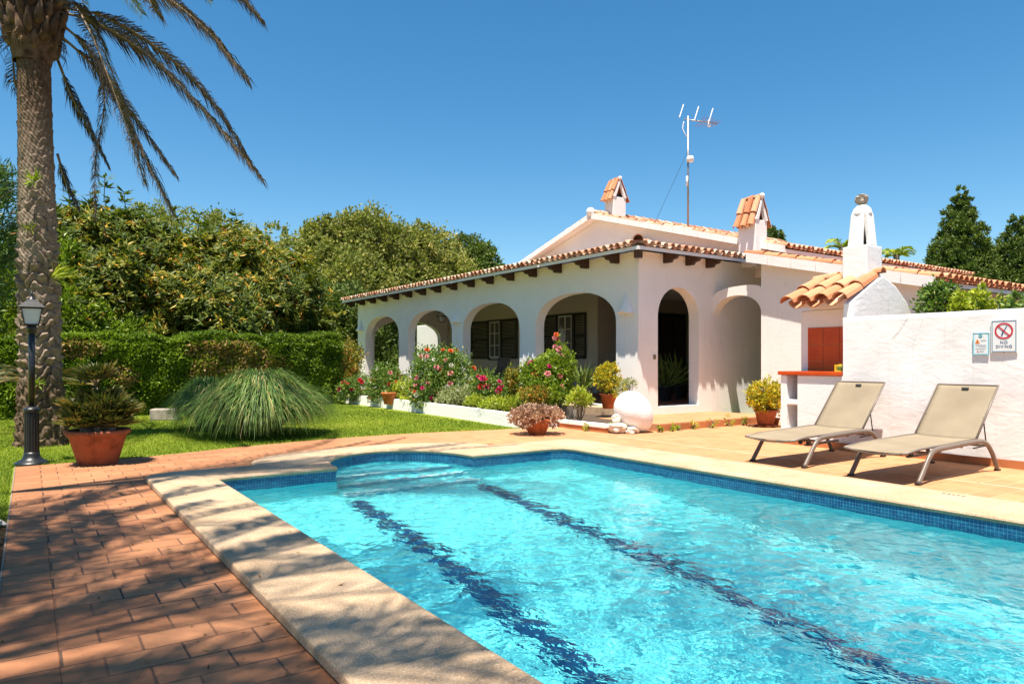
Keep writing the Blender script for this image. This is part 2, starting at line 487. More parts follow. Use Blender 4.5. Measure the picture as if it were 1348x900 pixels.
# water surface with real ripples
def ripples(X, Y, seed=3):
    r = np.random.default_rng(seed)
    H = np.zeros_like(X)
    for L0, amp, cnt in ((1.2, .0030, 8), (.5, .0017, 12), (.25, .0019, 26), (.13, .0015, 40)):
        for _ in range(cnt):
            L = L0 * r.uniform(.7, 1.4); an = r.normal(-.5, 1.1); k = 2 * pi / L
            # gentle warping keeps the crests from running straight
            ph = r.uniform(0, 2 * pi)
            H += amp / sqrt(cnt) * 1.4 * np.sin(k * (X * cos(an) + Y * sin(an)) + ph + 1.1 * np.sin(2.1 * X * sin(an) / L0 ** .5 * .6 + 1.7 * Y * cos(an) / L0 ** .5 * .6 + ph * 2))
    calm = .75 + .35 * np.sin(1.1 * X + .7 * Y + .8 * np.sin(.9 * Y)) * np.sin(.8 * Y - .5 * X + 1)
    return H * calm
def inside(px, py, poly):
    res = np.zeros(px.shape, bool)
    j = len(poly) - 1
    for i in range(len(poly)):
        xi, yi = poly[i]; xj, yj = poly[j]
        c = ((yi > py) != (yj > py)) & (px < (xj - xi) * (py - yi) / ((yj - yi) + 1e-12) + xi)
        res ^= c; j = i
    return res
def water():
    st = .0145
    gx = np.arange(PX0 - .02, PX1 + .04, st); gy = np.arange(-2.2, PY1 + AH + .05, st)
    X, Y = np.meshgrid(gx, gy)
    Z = WZ + ripples(X, Y)
    V = np.stack([X, Y, Z], -1).reshape(-1, 3)
    nx, ny = len(gx), len(gy)
    I = np.arange(nx * ny).reshape(ny, nx)
    Fc = np.stack([I[:-1, :-1], I[:-1, 1:], I[1:, 1:], I[1:, :-1]], -1).reshape(-1, 4)
    cx = V[Fc, 0].mean(1); cy = V[Fc, 1].mean(1)
    ok = (cy < PY1) | inside(cx, cy, [(AX - AR - .03, PY1 - .1)] + alcove(.02) + [(AX + AR + .03, PY1 - .1)])
    Fc = Fc[ok]
    used = np.unique(Fc); rm = -np.ones(len(V), np.int64); rm[used] = np.arange(len(used))
    V = V[used]; Fc = rm[Fc]
    # calm far end beyond the view
    b = len(V)
    V = np.vstack([V, [(PX0 - .02, PY0 - .02, WZ), (PX1 + .02, PY0 - .02, WZ), (PX1 + .02, -2.2, WZ), (PX0 - .02, -2.2, WZ)]])
    Fc = np.vstack([Fc, [(b, b + 1, b + 2, b + 3)]])
    m, nt, bs = new_mat('pool_water')
    bs.inputs['Base Color'].default_value = (.94, 1, .995, 1)
    bs.inputs['Transmission Weight'].default_value = 1
    bs.inputs['IOR'].default_value = 1.33
    bs.inputs['Roughness'].default_value = 0.0
    v_ = coords(nt, (1, 1, 1))
    n1_ = noise(nt, v_, 10.5, 2, .5, .9); n2_ = noise(nt, coords(nt, (1.25, .85, 1), rot=(0, 0, .6)), 21, 2, .5, .6)
    pb = bump(nt, bs, n1_, 1.0, .0065)
    bump(nt, bs, n2_, 1.0, .0026, pb)
    o = mesh_np('water', V, Fc, m, smooth=True)
    o['kind'] = 'structure'
    return o
wat = water()

# ------------------------------------------------------------------ light and camera
SUN = np.array((-.247, -.19, 1.0)); SUN /= np.linalg.norm(SUN)
w = bpy.data.worlds.new('World'); S.world = w; w.use_nodes = True
nt = w.node_tree; bg = nt.nodes['Background']
sky = nt.nodes.new('ShaderNodeTexSky'); sky.sky_type = 'NISHITA'; sky.sun_disc = False
sky.sun_elevation = math.asin(SUN[2]); sky.sun_rotation = atan2(SUN[0], SUN[1])
sky.altitude = 50; sky.air_density = 1.0; sky.dust_density = .35; sky.ozone_density = 2.6
hs = nt.nodes.new('ShaderNodeHueSaturation'); hs.inputs['Saturation'].default_value = 1.32; hs.inputs['Hue'].default_value = .491
nt.links.new(sky.outputs[0], hs.inputs['Color']); nt.links.new(hs.outputs[0], bg.inputs[0]); bg.inputs[1].default_value = .076
ld = bpy.data.lights.new('sun', 'SUN'); ld.energy = 5.0; ld.angle = radians(.53); ld.color = (1, .925, .81)
lo = bpy.data.objects.new('sun', ld); COL.objects.link(lo)
from mathutils import Vector
lo.rotation_euler = Vector(-SUN).to_track_quat('-Z', 'Y').to_euler()
lo.location = (-10, -8, 30)
cam = bpy.data.cameras.new('camera'); co = bpy.data.objects.new('camera', cam); COL.objects.link(co)
S.camera = co
YAW = atan2(636, 925)
cam.sensor_width = 36; cam.lens = 925 / 1348 * 36; cam.shift_y = 24 / 1348
cam.clip_start = .05; cam.clip_end = 2000
co.location = (0, 0, 1.3); co.rotation_euler = (pi / 2, 0, -YAW)
S.view_settings.view_transform = 'Standard'; S.view_settings.look = 'None'
S.view_settings.exposure = 1.10; S.view_settings.gamma = 1
S.render.engine = 'CYCLES'
cy = S.cycles
cy.use_denoising = True
try: cy.denoiser = 'OPENIMAGEDENOISE'
except Exception: pass
cy.max_bounces = 10; cy.diffuse_bounces = 4; cy.glossy_bounces = 4; cy.transmission_bounces = 8; cy.transparent_max_bounces = 8
# shadow caustics: sunlight refracted by the ripples on to the pool floor
wat.cycles.is_caustics_caster = True
basin.cycles.is_caustics_receiver = True
stp.cycles.is_caustics_receiver = True
ld.cycles.is_caustics_light = True
# ------------------------------------------------------------------ ground, paving, steps
def grass_ground():
    m, nt, b = new_mat('lawn_ground')
    v = coords(nt)
    c = ramp(nt, noise(nt, v, .9, 5, .6), [(.3, (.14, .18, .018)), (.6, (.20, .24, .025)), (.8, (.27, .26, .05))])
    c = mix(nt, ramp(nt, noise(nt, v, 30, 5, .7), [(.5, 0), (.75, .6)]), c, (.05, .085, .012))
    # bare mulch beside the paving near the camera
    sep = N(nt, 'ShaderNodeSeparateXYZ'); nt.links.new(v, sep.inputs[0])
    ad = N(nt, 'ShaderNodeMath', operation='MULTIPLY_ADD'); nt.links.new(noise(nt, v, 1.2, 4), ad.inputs[0]); ad.inputs[1].default_value = 1.6
    nt.links.new(sep.outputs['Y'], ad.inputs[2])
    mr = N(nt, 'ShaderNodeMapRange'); mr.inputs[1].default_value = 7.4; mr.inputs[2].default_value = 8.0; mr.inputs[3].default_value = 1; mr.inputs[4].default_value = 0
    nt.links.new(ad.outputs[0], mr.inputs[0])
    mul = ramp(nt, noise(nt, v, 22, 6, .75), [(.35, (.02, .013, .008)), (.55, (.09, .055, .03)), (.75, (.26, .17, .09))])
    c = mix(nt, mr.outputs[0], c, mul)
    nt.links.new(c, b.inputs['Base Color']); b.inputs['Roughness'].default_value = 1; b.inputs['Specular IOR Level'].default_value = .1
    bump(nt, b, noise(nt, v, 40, 5), .6, .03)
    return m
M['lawn'] = grass_ground()

def outline_sheet(name, poly, z, mat, kind='structure', hole=None):
    import bmesh
    bm = bmesh.new()
    vs = [bm.verts.new((x, y, z)) for x, y in poly]
    ed = [bm.edges.new((vs[i], vs[(i + 1) % len(vs)])) for i in range(len(vs))]
    if hole:
        hs = [bm.verts.new((x, y, z)) for x, y in hole]
        ed += [bm.edges.new((hs[i], hs[(i + 1) % len(hs)])) for i in range(len(hs))]
    bmesh.ops.triangle_fill(bm, use_beauty=True, use_dissolve=False, edges=ed)
    bmesh.ops.recalc_face_normals(bm, faces=bm.faces)
    me = bpy.data.meshes.new(name); bm.to_mesh(me); bm.free()
    if sum(p.normal.z for p in me.polygons) < 0: me.flip_normals()
    me.materials.append(mat)
    o = bpy.data.objects.new(name, me); link(o)
    o['kind'] = kind
    return o
def shrink(poly, d):
    P = np.array(poly); c = P.mean(0)
    return [tuple(p + (c - p) / np.linalg.norm(c - p) * d) for p in P]
hole = [(x, y) for x, y in shrink(OUTO, .15)]
outline_sheet('ground', [(-900, -900), (900, -900), (900, 900), (-900, 900)], -.012, M['lawn'], hole=hole)
edge = catmull([(-.13, 10.52), (1.19, 10.58), (2.8, 11.05), (4.26, 11.30), (5.8, 11.28), (7.0, 11.05), (7.75, 10.95)], 6)
poly = [(.11, -6), (13.2, -6), (13.2, 10.6), (9, 10.75)] + [(p[0], p[1]) for p in edge[::-1][:-1]] + [(.11, 10.50)]
poly = [p for p in poly if p[0] >= .11]
outline_sheet('paving', poly, 0.0, M['paving'], hole=hole)
outline_sheet('paving_border', [(-.13, -6), (.108, -6), (.108, 10.50), (-.13, 10.49)], 0.001, M['paving_edge'])
mb = MB(); mb.box(-.144, -.132, -6, 10.5, -.1, .003)
k = mb.build('paving_kerb', simple('pale_mortar_edge', (.24, .17, .12), .9, nz=.3, nscale=12)); k['kind'] = 'structure'
mb = MB(); mb.box(8.285, 8.300, -5, 8.9, -.01, .0018); ej = mb.build('expansion_joint', simple('pale_joint', (.62, .50, .38), .9)); ej['kind'] = 'structure'
# depth marks painted on the coping
mb = MB()
for i in range(5):
    mb.box(7.00, 7.03, 2.93 + i * .042, 2.955 + i * .042, .0622, .0635)
mk = mb.build('painted_depth_marks', M['dark_plastic']); mk['kind'] = 'structure'
mb = MB()
for i in range(3): mb.box(6.98, 7.0, 6.90 + i * .05, 6.93 + i * .05, .0622, .0635)
mk = mb.build('painted_depth_marks', M['dark_plastic']); mk['kind'] = 'structure'
# flower bed soil and door platform
outline_sheet('flower_bed_soil', [(8.05, 10.9), (8.6, 10.75), (8.6, 9.46), (9.6, 9.46), (9.6, 10.6), (10.6, 10.7), (10.6, 26), (8.1, 20.7)], .12, M['soil'])
mb = MB(); mb.mi = 0
mb.box(9.45, 12.94, 9.05, 10.67, -.02, .135)
mb.mi = 1
mb.box(9.44, 12.94, 9.03, 9.05, -.02, .12)
pf = mb.build('entrance_step', [M['paving'], M['terracotta_step']]); pf['kind'] = 'structure'

# ------------------------------------------------------------------ house helpers
def arch_pts(u0, u1, zs, zt, n=22, e=2.25):
    a = (u1 - u0) / 2; c = (u0 + u1) / 2; out = []
    for i in range(n + 1):
        t = pi - pi * i / n
        ct, st_ = cos(t), sin(t)
        out.append((c + a * math.copysign(abs(ct) ** (2 / e), ct), zs + (zt - zs) * abs(st_) ** (2 / e)))
    return out
def arch_wall(mb, org, u, t, thick, length, z0, zt, ops, e=2.25):
    """org (x,y), u and t unit 2-D directions (along, into)"""
    def P(s, z, d): return (org[0] + u[0] * s + t[0] * d, org[1] + u[1] * s + t[1] * d, z)
    cur = 0.0
    def quad2(a, b, za0, za1, zb0, zb1):
        for d in (0, thick):
            mb.add([P(a, za0, d), P(b, zb0, d), P(b, zb1, d), P(a, za1, d)], [(0, 1, 2, 3)])
    for (a, b, zs, ztop, fl) in ops:
        quad2(cur, a, z0, zt, z0, zt)
        if fl > z0: quad2(a, b, z0, fl, z0, fl)
        A = arch_pts(a, b, zs, ztop, e=e)
        for i in range(len(A) - 1):
            quad2(A[i][0], A[i + 1][0], A[i][1], zt, A[i + 1][1], zt)
            mb.add([P(A[i][0], A[i][1], 0), P(A[i + 1][0], A[i + 1][1], 0), P(A[i + 1][0], A[i + 1][1], thick), P(A[i][0], A[i][1], thick)], [(0, 1, 2, 3)])
        for s in (a, b):
            mb.add([P(s, fl, 0), P(s, zs, 0), P(s, zs, thick), P(s, fl, thick)], [(0, 1, 2, 3)])
        mb.add([P(a, fl, 0), P(b, fl, 0), P(b, fl, thick), P(a, fl, thick)], [(0, 1, 2, 3)])
        cur = b
    quad2(cur, length, z0, zt, z0, zt)
    for s in (0, length):
        mb.add([P(s, z0, 0), P(s, zt, 0), P(s, zt, thick), P(s, z0, thick)], [(0, 1, 2, 3)])
    mb.add([P(0, zt, 0), P(length, zt, 0), P(length, zt, thick), P(0, zt, thick)], [(0, 1, 2, 3)])

def tile_field(eave0, e, s, slope, length, run, sp=.21, course=.36, r=.088, clip=None, seed=1, pans=True, jit=.012):
    """barrel tiles: covers and pans laid up a slope; returns V, F, var"""
    e = np.array((e[0], e[1], 0.0)); sh = np.array((s[0], s[1], 0.0))
    sv = sh + np.array((0, 0, slope)); sv /= np.linalg.norm(sv)
    nn = np.cross(e, sv); nn = nn if nn[2] > 0 else -nn
    rg = np.random.default_rng(seed)
    K = 7; full = run * sqrt(1 + slope * slope)
    ncol = max(1, round(full / course)); course = full / (ncol + .22); L = course * 1.22
    ang = np.linspace(0, pi, K)
    th = .016
    def tmpl(up):
        rows = []
        for (tt, rr) in ((0, r), (L, r * .80)):
            for ro in (rr, rr - th):
                w_ = np.cos(ang) * ro; h_ = np.sin(ang) * ro * .95
                if not up: h_ = -h_
                rows.append(np.stack([np.full(K, tt), w_, h_], -1))
        V = np.concatenate(rows)   # of, if, ob, ib
        F_ = []
        for k in range(K - 1):
            F_ += [(k, k + 1, 2 * K + k + 1, 2 * K + k), (K + k, 3 * K + k, 3 * K + k + 1, K + k + 1), (k, K + k, K + k + 1, k + 1)]
        return V, np.array(F_)
    Vs, Fs, vr = [], [], []
    base = 0
    nrow = int(length / sp + .01)
    for up, off, hh in ((True, 0, .045), (False, .5, .068)):
        if not up and not pans: continue
        T, F_ = tmpl(up)
        for i in range(nrow + (1 if up else 0)):
            for j in range(ncol):
                u = (i + off) * sp + (0 if up else 0) + rg.normal(0, jit * .5)
                t = j * course + rg.normal(0, jit)
                p = np.array(eave0, float) + e * u + sv * t
                if clip is not None and not clip(p[0] , p[1], t): continue
                q = T.copy()
                lift = hh + (.022 if up else .012) * (1 - q[:, 0] / L) + rg.normal(0, .002)
                tw = rg.normal(0, .02)
                V = p + np.outer(q[:, 0], sv) + np.outer(q[:, 1] + tw * q[:, 0], e) + np.outer(q[:, 2] + lift, nn)
                Vs.append(V); Fs.append(F_ + base); base += len(V)
                vr.append(np.full(len(F_), rg.random()))
    return np.concatenate(Vs), np.concatenate(Fs), np.concatenate(vr)
def ridge_tiles(a, b, r=.10, seed=5, course=.36):
    a = np.array(a, float); b = np.array(b, float); d = b - a; Lt = np.linalg.norm(d); d /= Lt
    e = np.cross(d, (0, 0, 1)); e /= np.linalg.norm(e); nn = np.cross(e, d)
    if nn[2] < 0: nn = -nn
    rg = np.random.default_rng(seed); K = 7; ang = np.linspace(0, pi, K); L = course * 1.2
    Vs, Fs, vr = [], [], []; base = 0
    for j in range(int(Lt / course) + 1):
        rows = []
        for tt, rr in ((0, r), (L, r * .82)):
            for ro in (rr, rr - .016):
                rows.append(np.stack([np.full(K, tt), np.cos(ang) * ro, np.sin(ang) * ro], -1))
        q = np.concatenate(rows)
        F_ = []
        for k in range(K - 1):
            F_ += [(k, k + 1, 2 * K + k + 1, 2 * K + k), (K + k, 3 * K + k, 3 * K + k + 1, K + k + 1), (k, K + k, K + k + 1, k + 1)]
        lift = .02 * (1 - q[:, 0] / L)
        V = a + d * (j * course) + np.outer(q[:, 0], d) + np.outer(q[:, 1], e) + np.outer(q[:, 2] + lift, nn)
        Vs.append(V); Fs.append(np.array(F_) + base); base += len(V); vr.append(np.full(len(F_), rg.random()))
    return np.concatenate(Vs), np.concatenate(Fs), np.concatenate(vr)
def merge(parts):
    Vs, Fs, vr = [], [], []; b = 0
    for V, F_, v in parts:
        Vs.append(V); Fs.append(F_ + b); vr.append(v); b += len(V)
    return np.concatenate(Vs), np.concatenate(Fs), np.concatenate(vr)

# ------------------------------------------------------------------ the villa
XF, YH, YE, XD, XI, YI = 10.56, 10.67, 25.96, 12.94, 14.4, 16.3
FL = .30
villa = empty('villa', (XF, YH, 0))
tag(villa, 'long white single storey villa with arched veranda and terracotta tiled roofs', 'house')
def vb(mb, name, mats, parent=villa, **kw):
    """build with world coordinates, then hang under the villa"""
    o = mb.build(name, mats, None, **kw)
    o.parent = parent
    w_ = np.array((0.0, 0, 0)); q = parent
    while q is not None: w_ += np.array(q.location); q = q.parent
    o.location = tuple(-w_)
    return o
def vnp(name, V, F_, mats, parent=villa, **kw):
    o = mesh_np(name, V, F_, mats, None, **kw)
    o.parent = parent
    w_ = np.array((0.0, 0, 0)); q = parent
    while q is not None: w_ += np.array(q.location); q = q.parent
    o.location = tuple(-w_)
    return o

ZW = 3.60
mb = MB()
arch_wall(mb, (XF, YH), (0, 1), (1, 0), .27, YE - YH, 0, ZW,
          [(.68, 3.64, 2.12, 2.88, FL), (4.34, 7.26, 2.12, 2.89, FL), (7.9, 10.9, 2.12, 2.90, FL), (11.61, 14.54, 2.12, 2.90, FL)])
vb(mb, 'arcade_wall', M['plaster'])
mb = MB()
arch_wall(mb, (XF + .27, YH), (1, 0), (0, 1), .29, 19 - XF, 0, ZW, [(.31, 1.62, 2.24, 2.90, FL)], e=2.05)
vb(mb, 'entrance_wall', M['plaster'])
mb = MB()
arch_wall(mb, (XF + .27, YE - .27), (1, 0), (0, 1), .27, XI - XF - .27, 0, ZW, [(.30, 3.25, 2.12, 2.88, FL)])
vb(mb, 'end_wall', M['plaster'])
# veranda floor, ceiling and inner walls
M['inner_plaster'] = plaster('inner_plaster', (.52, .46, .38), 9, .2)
mb = MB(); mb.box(XF + .272, 19, YH + .292, YE - .272, .02, FL - .004)
vb(mb, 'veranda_floor', terracotta('red_floor_tile', (.20, .075, .045), .7, 2, .5))
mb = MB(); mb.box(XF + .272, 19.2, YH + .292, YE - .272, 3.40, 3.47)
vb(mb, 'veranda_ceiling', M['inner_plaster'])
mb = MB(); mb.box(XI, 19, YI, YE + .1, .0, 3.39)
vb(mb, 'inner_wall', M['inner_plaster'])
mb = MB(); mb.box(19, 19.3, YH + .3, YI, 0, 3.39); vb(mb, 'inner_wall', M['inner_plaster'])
mb = MB(); mb.box(10.12, XF, 11.40, 12.95, 0, .29); vb(mb, 'veranda_step', simple('tan_stone_step', (.45, .32, .20), .85, nz=.2, nscale=8, bmp=.4, bscale=20), bevel=.01)

# windows and door in the veranda
def window(y0, y1, z0, z1, sw0, sw1):
    mb = MB(); x = XI
    mb.box(x - .05, x - .002, y0 - .07, y0, z0 - .06, z1 + .06); mb.box(x - .05, x - .002, y1, y1 + .07, z0 - .06, z1 + .06)
    mb.box(x - .05, x - .002, y0, y1, z1, z1 + .06); mb.box(x - .07, x - .002, y0 - .07, y1 + .07, z0 - .10, z0 - .06)
    w_ = vb(mb, 'window', M['shutter'])
    mb = MB(); t = .045
    mb.box(x - .04, x - .004, y0, y0 + t, z0, z1); mb.box(x - .04, x - .004, y1 - t, y1, z0, z1)
    mb.box(x - .04, x - .004, y0 + t, y1 - t, z0, z0 + t); mb.box(x - .04, x - .004, y0 + t, y1 - t, z1 - t, z1)
    ym = (y0 + y1) / 2; mb.box(x - .042, x - .004, ym - .02, ym + .02, z0 + t, z1 - t)
    for k in (1, 2):
        zz = z0 + (z1 - z0) * k / 3
        mb.box(x - .036, x - .004, y0 + t, ym - .02, zz - .012, zz + .012); mb.box(x - .036, x - .004, ym + .02, y1 - t, zz - .012, zz + .012)
    vb(mb, 'frame', M['window_white'], w_)
    g, nt, b = new_mat('window_glass'); b.inputs['Base Color'].default_value = (.10, .09, .08, 1); b.inputs['Roughness'].default_value = .08
    mb = MB(); mb.box(x - .018, x - .003, y0 + t, y1 - t, z0 + t, z1 - t); vb(mb, 'pane', g, w_)
    for (a, b2) in ((y0 - .08 - sw0, y0 - .08), (y1 + .08, y1 + .08 + sw1)):
        mb = MB()
        mb.box(x - .06, x - .025, a, a + .06, z0 - .05, z1 + .05); mb.box(x - .06, x - .025, b2 - .06, b2, z0 - .05, z1 + .05)
        for zz in (z0 - .05, (z0 + z1) / 2 - .03, z1 - .01): mb.box(x - .058, x - .027, a + .06, b2 - .06, zz, zz + .06)
        n_ = int((z1 - z0) / .05)
        for i in range(n_):
            zz = z0 + .02 + i * .05
            mb.obox((x - .042, (a + b2) / 2, zz), (1, 0, .8), (0, 1, 0), (-.8, 0, 1), .022, (b2 - a) / 2 - .06, .004)
        vb(mb, 'shutter', M['shutter'], w_)
    return w_
window(17.5, 18.2, 1.40, 2.75, .62, .72)
window(21.7, 22.4, 1.40, 2.75, 1.05, 1.25)
mb = MB(); xd0 = 17.0
mb.box(xd0, xd0 + 1.3, YI - .06, YI - .002, FL, 2.85)
dr = vb(mb, 'door', M['shutter'])
mb = MB()
for i in range(2):
    mb.box(xd0 + .08 + i * .62, xd0 + .60 + i * .62, YI - .08, YI - .06, FL + .15, 1.3); mb.box(xd0 + .08 + i * .62, xd0 + .60 + i * .62, YI - .08, YI - .06, 1.4, 2.7)
vb(mb, 'door_panel', M['dark_wood'], dr)
mb = MB(); mb.tube([(xd0 + .62, YI - .14, 1.3), (xd0 + .62, YI - .08, 1.3)], .015); vb(mb, 'handle', M['steel'], dr)

# roofs ---------------------------------------------------------------
SL = .22; ZE = 3.60
def zroof(x, y): return ZE + SL * min(x - 10.06, max(y - 10.17, 0) if y < 14.51 else 99)
# porch roof deck (white underside)
def slab(poly, zf, th, name, mat, parent=villa):
    n_ = len(poly); mb = MB()
    top = [(x, y, zf(x, y)) for x, y in poly]; bot = [(x, y, zf(x, y) - th) for x, y in poly]
    fs = [tuple(range(n_)), tuple(range(n_, 2 * n_))[::-1]] + [(i, n_ + i, n_ + (i + 1) % n_, (i + 1) % n_) for i in range(n_)]
    mb.add(top + bot, fs)
    return vb(mb, name, mat, parent)
proof = slab([(10.06, 10.17), (14.42, 14.53), (14.42, 26.35), (10.06, 26.35)], lambda x, y: ZE + SL * (x - 10.06), .075, 'porch_roof', M['plaster'])
slab([(10.06, 10.17), (12.80, 10.17), (14.42, 10.17), (14.42, 14.53)], lambda x, y: ZE + SL * (y - 10.17), .075, 'roof_deck', M['plaster'], proof)
A = tile_field((10.02, 10.30, ZE - .012), (0, 1), (1, 0), SL, 16.0, 4.3, sp=.20, r=.074, clip=lambda x, y, t: (y - 10.17) > (x - 10.06) + .05 and y < 26.3, seed=1)
B = tile_field((10.20, 10.13, ZE - .012), (1, 0), (0, 1), SL, 4.2, 4.3, sp=.20, r=.074, clip=lambda x, y, t: (x - 10.06) > (y - 10.17) + .05 and y > 10, seed=2)
Cc = ridge_tiles((10.04, 10.15, ZE + .10), (14.4, 14.51, ZE + SL * 4.36 + .10), .11, 3)
V, F_, vr = merge([A, B, Cc]); vnp('tile', V, F_, M['tile_old'], proof, smooth=False, var=vr)['kind'] = 'stuff'
# white mortar blob at the hip foot
def blob(c, r, name, parent, mat=M['plaster'], sz=1.0):
    mb = MB(); mb.sm = True
    mb.lathe([(.001, r * sz)] + [(r * sin(a), r * sz * cos(a)) for a in np.linspace(.25, pi - .25, 8)] + [(.001, -r * sz)], 14, c, False)
    return vb(mb, name, mat, parent)
mb = MB()
mb.prism([(-.17, 0), (-.15, .12), (-.07, .19), (.07, .19), (.15, .12), (.17, 0)], 'y', -.09, .09)
hc = mb.build('hip_end_cap', M['plaster'], None, bevel=.02)
hc.rotation_euler = (0, 0, -pi / 4); hc.parent = proof
hc.location = tuple(np.array((10.03, 10.14, ZE - .01)) - np.array(villa.location))
# rafter ends
def corbel(name_pos, dirn):
    prof = [(0, 0), (-.44, -.07), (-.44, -.115), (-.36, -.125), (-.33, -.165), (-.22, -.18), (-.18, -.235), (0, -.235)]
    mb = MB(); w_ = .05
    if dirn == 'x':
        mb.prism([(name_pos[0] + a, name_pos[2] + b) for a, b in prof], 'y', name_pos[1] - w_, name_pos[1] + w_)
    else:
        mb.prism([(name_pos[1] + a, name_pos[2] + b) for a, b in prof], 'x', name_pos[0] - w_, name_pos[0] + w_)
    return vb(mb, 'rafter_end', M['dark_wood'])
zc = ZE + SL * .5 - .078
for i in range(16):
    corbel((XF + .001, YH + .62 + i * 1.0, zc), 'x')
for x in (11.35, 12.05, 12.72):
    corbel((x, YH + .001, zc), 'y')
mb = MB(); mb.box(-.09, .09, -.42, .05, -.16, 0)
cr = mb.build('rafter_end', M['dark_wood']); cr.rotation_euler = (.10, 0, -pi / 4); cr.parent = villa
cr.location = tuple(np.array((XF - .02, YH - .02, zc - .03)) - np.array(villa.location))

# main gabled body
MX0, MX1, RY, RZ, EY0, EY1, MS = 14.22, 23.7, 16.4, 5.72, 9.7, 23.1, .28
EZ = RZ - MS * (RY - EY0)
mb = MB()
mb.prism([(10.25, 3.3), (10.25, EZ + MS * .55 - .1), (RY, RZ - .1), (22.6, EZ + MS * .5 - .1), (22.6, 3.3)], 'x', 14.48, 23.3)
vb(mb, 'gable_wall', M['plaster'])
mroof = slab([(MX0 + .03, EY0), (MX1, EY0), (MX1, RY), (MX0 + .03, RY)], lambda x, y: RZ - MS * abs(y - RY), .09, 'main_roof', M['plaster'])
slab([(MX0 + .03, RY), (MX1, RY), (MX1, EY1), (MX0 + .03, EY1)], lambda x, y: RZ - MS * abs(y - RY), .09, 'roof_deck', M['plaster'], mroof)
A = tile_field((MX0 + .09, EY0 - .04, EZ), (1, 0), (0, 1), MS, MX1 - MX0 - .1, RY - EY0, sp=.19, r=.070, seed=11)
B = tile_field((MX0 + .09, EY1 + .04, EZ), (1, 0), (0, -1), MS, MX1 - MX0 - .1, RY - EY0, seed=12, course=.6)
Cc = ridge_tiles((MX0 - .02, RY, RZ + .10), (MX1, RY, RZ + .10), .11, 13)
V, F_, vr = merge([A, B, Cc]); vnp('tile', V, F_, M['tile'], mroof, var=vr)['kind'] = 'stuff'
def fascia(x0, x1, ya, za, yb, zb, h, name, parent, joints=7):
    mb = MB()
    for i in range(joints):
        f0, f1 = i / joints, (i + 1) / joints - .004
        y0, z0 = ya + (yb - ya) * f0, za + (zb - za) * f0; y1, z1 = ya + (yb - ya) * f1, za + (zb - za) * f1
        mb.prism([(y0, z0 - h), (y0, z0), (y1, z1), (y1, z1 - h)], 'x', x0, x1)
    return vb(mb, name, M['plaster'], parent)
fascia(MX0 - .06, MX0 + .028, EY0, EZ + .075, RY - .02, RZ + .075, .16, 'verge_board', mroof, 16)
fascia(MX0 - .06, MX0 + .028, EY1, EZ + .075, RY + .02, RZ + .075, .16, 'verge_board', mroof, 16)
blob((MX0 - .02, RY, RZ + .13), .13, 'ridge_end_cap', mroof)
# wing
def zw(y): return 2.68 + .232 * (y - 5.89)
WE = 5.80
mb = MB()
mb.prism([(6.15, 0), (6.15, zw(6.15) - .08), (9.39, zw(9.39) - .08), (9.39, 0)], 'x', XD, XD + .3)
vb(mb, 'wing_wall', M['plaster'])
mb = MB()
def rect_wall(mb, x0, x1, y0, y1, z0, z1, wx0, wx1, wz0, wz1):
    mb.box(x0, wx0, y0, y1, z0, z1); mb.box(wx1, x1, y0, y1, z0, z1)
    mb.box(wx0, wx1, y0, y1, z0, wz0); mb.box(wx0, wx1, y0, y1, wz1, z1)
rect_wall(mb, XD + .302, 23.2, 6.15, 6.4, 0, zw(6.15) - .1, 14.45, 15.15, 1.5, 2.48)
vb(mb, 'wing_end_wall', M['plaster'])
mb = MB(); mb.box(14.45, 15.15, 6.24, 6.28, 1.5, 2.48); ww = vb(mb, 'window', M['shutter'])
mb = MB()
for (a, b_, c, d) in ((14.45, 14.5, 1.5, 2.48), (15.10, 15.15, 1.5, 2.48), (14.5, 15.1, 1.5, 1.55), (14.5, 15.1, 2.43, 2.48), (14.78, 14.82, 1.55, 2.43)): mb.box(a, b_, 6.215, 6.238, c, d)
vb(mb, 'frame', M['dark_wood'], ww)
wroof = slab([(XD - .16, WE), (23.5, WE), (23.5, 10.3), (14.5, 10.3), (14.5, 9.64), (XD - .16, 9.64)], lambda x, y: zw(y), .075, 'wing_roof', M['plaster'])
A = tile_field((XD - .06, WE - .05, zw(WE)), (1, 0), (0, 1), .232, 10.5, 4.4, sp=.215, course=.40, r=.088, seed=21, clip=lambda x, y, t: y < 9.35 or x > 14.5)
vnp('tile', *A[:2], M['tile_clean'], wroof, var=A[2])['kind'] = 'stuff'
fascia(XD - .26, XD - .162, WE, zw(WE) + .07, 9.60, zw(9.60) + .07, .2, 'verge_board', wroof, 7)
# flying arch that joins the entrance wall to the wing
ins = arch_pts(9.39, 10.67, 2.30, 2.74, 20, 2.1)
mb = MB(); n_ = len(ins)
outs = []
for i, (y, z) in enumerate(ins):
    f = i / (n_ - 1)
    outs.append((y, 2.99 - .16 * abs(1 - 2 * f) ** 2.2 - .10 * f))
outs[0] = (9.39, 2.84)
for x0, x1 in ((XD + .004, XD + .26),):
    for i in range(n_ - 1):
        a, b_ = ins[i], ins[i + 1]; c, d = outs[i + 1], outs[i]
        vs = [(x0, *a), (x0, *b_), (x0, *c), (x0, *d), (x1, *a), (x1, *b_), (x1, *c), (x1, *d)]
        mb.add(vs, [(0, 1, 2, 3), (7, 6, 5, 4), (0, 4, 5, 1), (3, 2, 6, 7)])
vb(mb, 'flying_arch', M['plaster'])
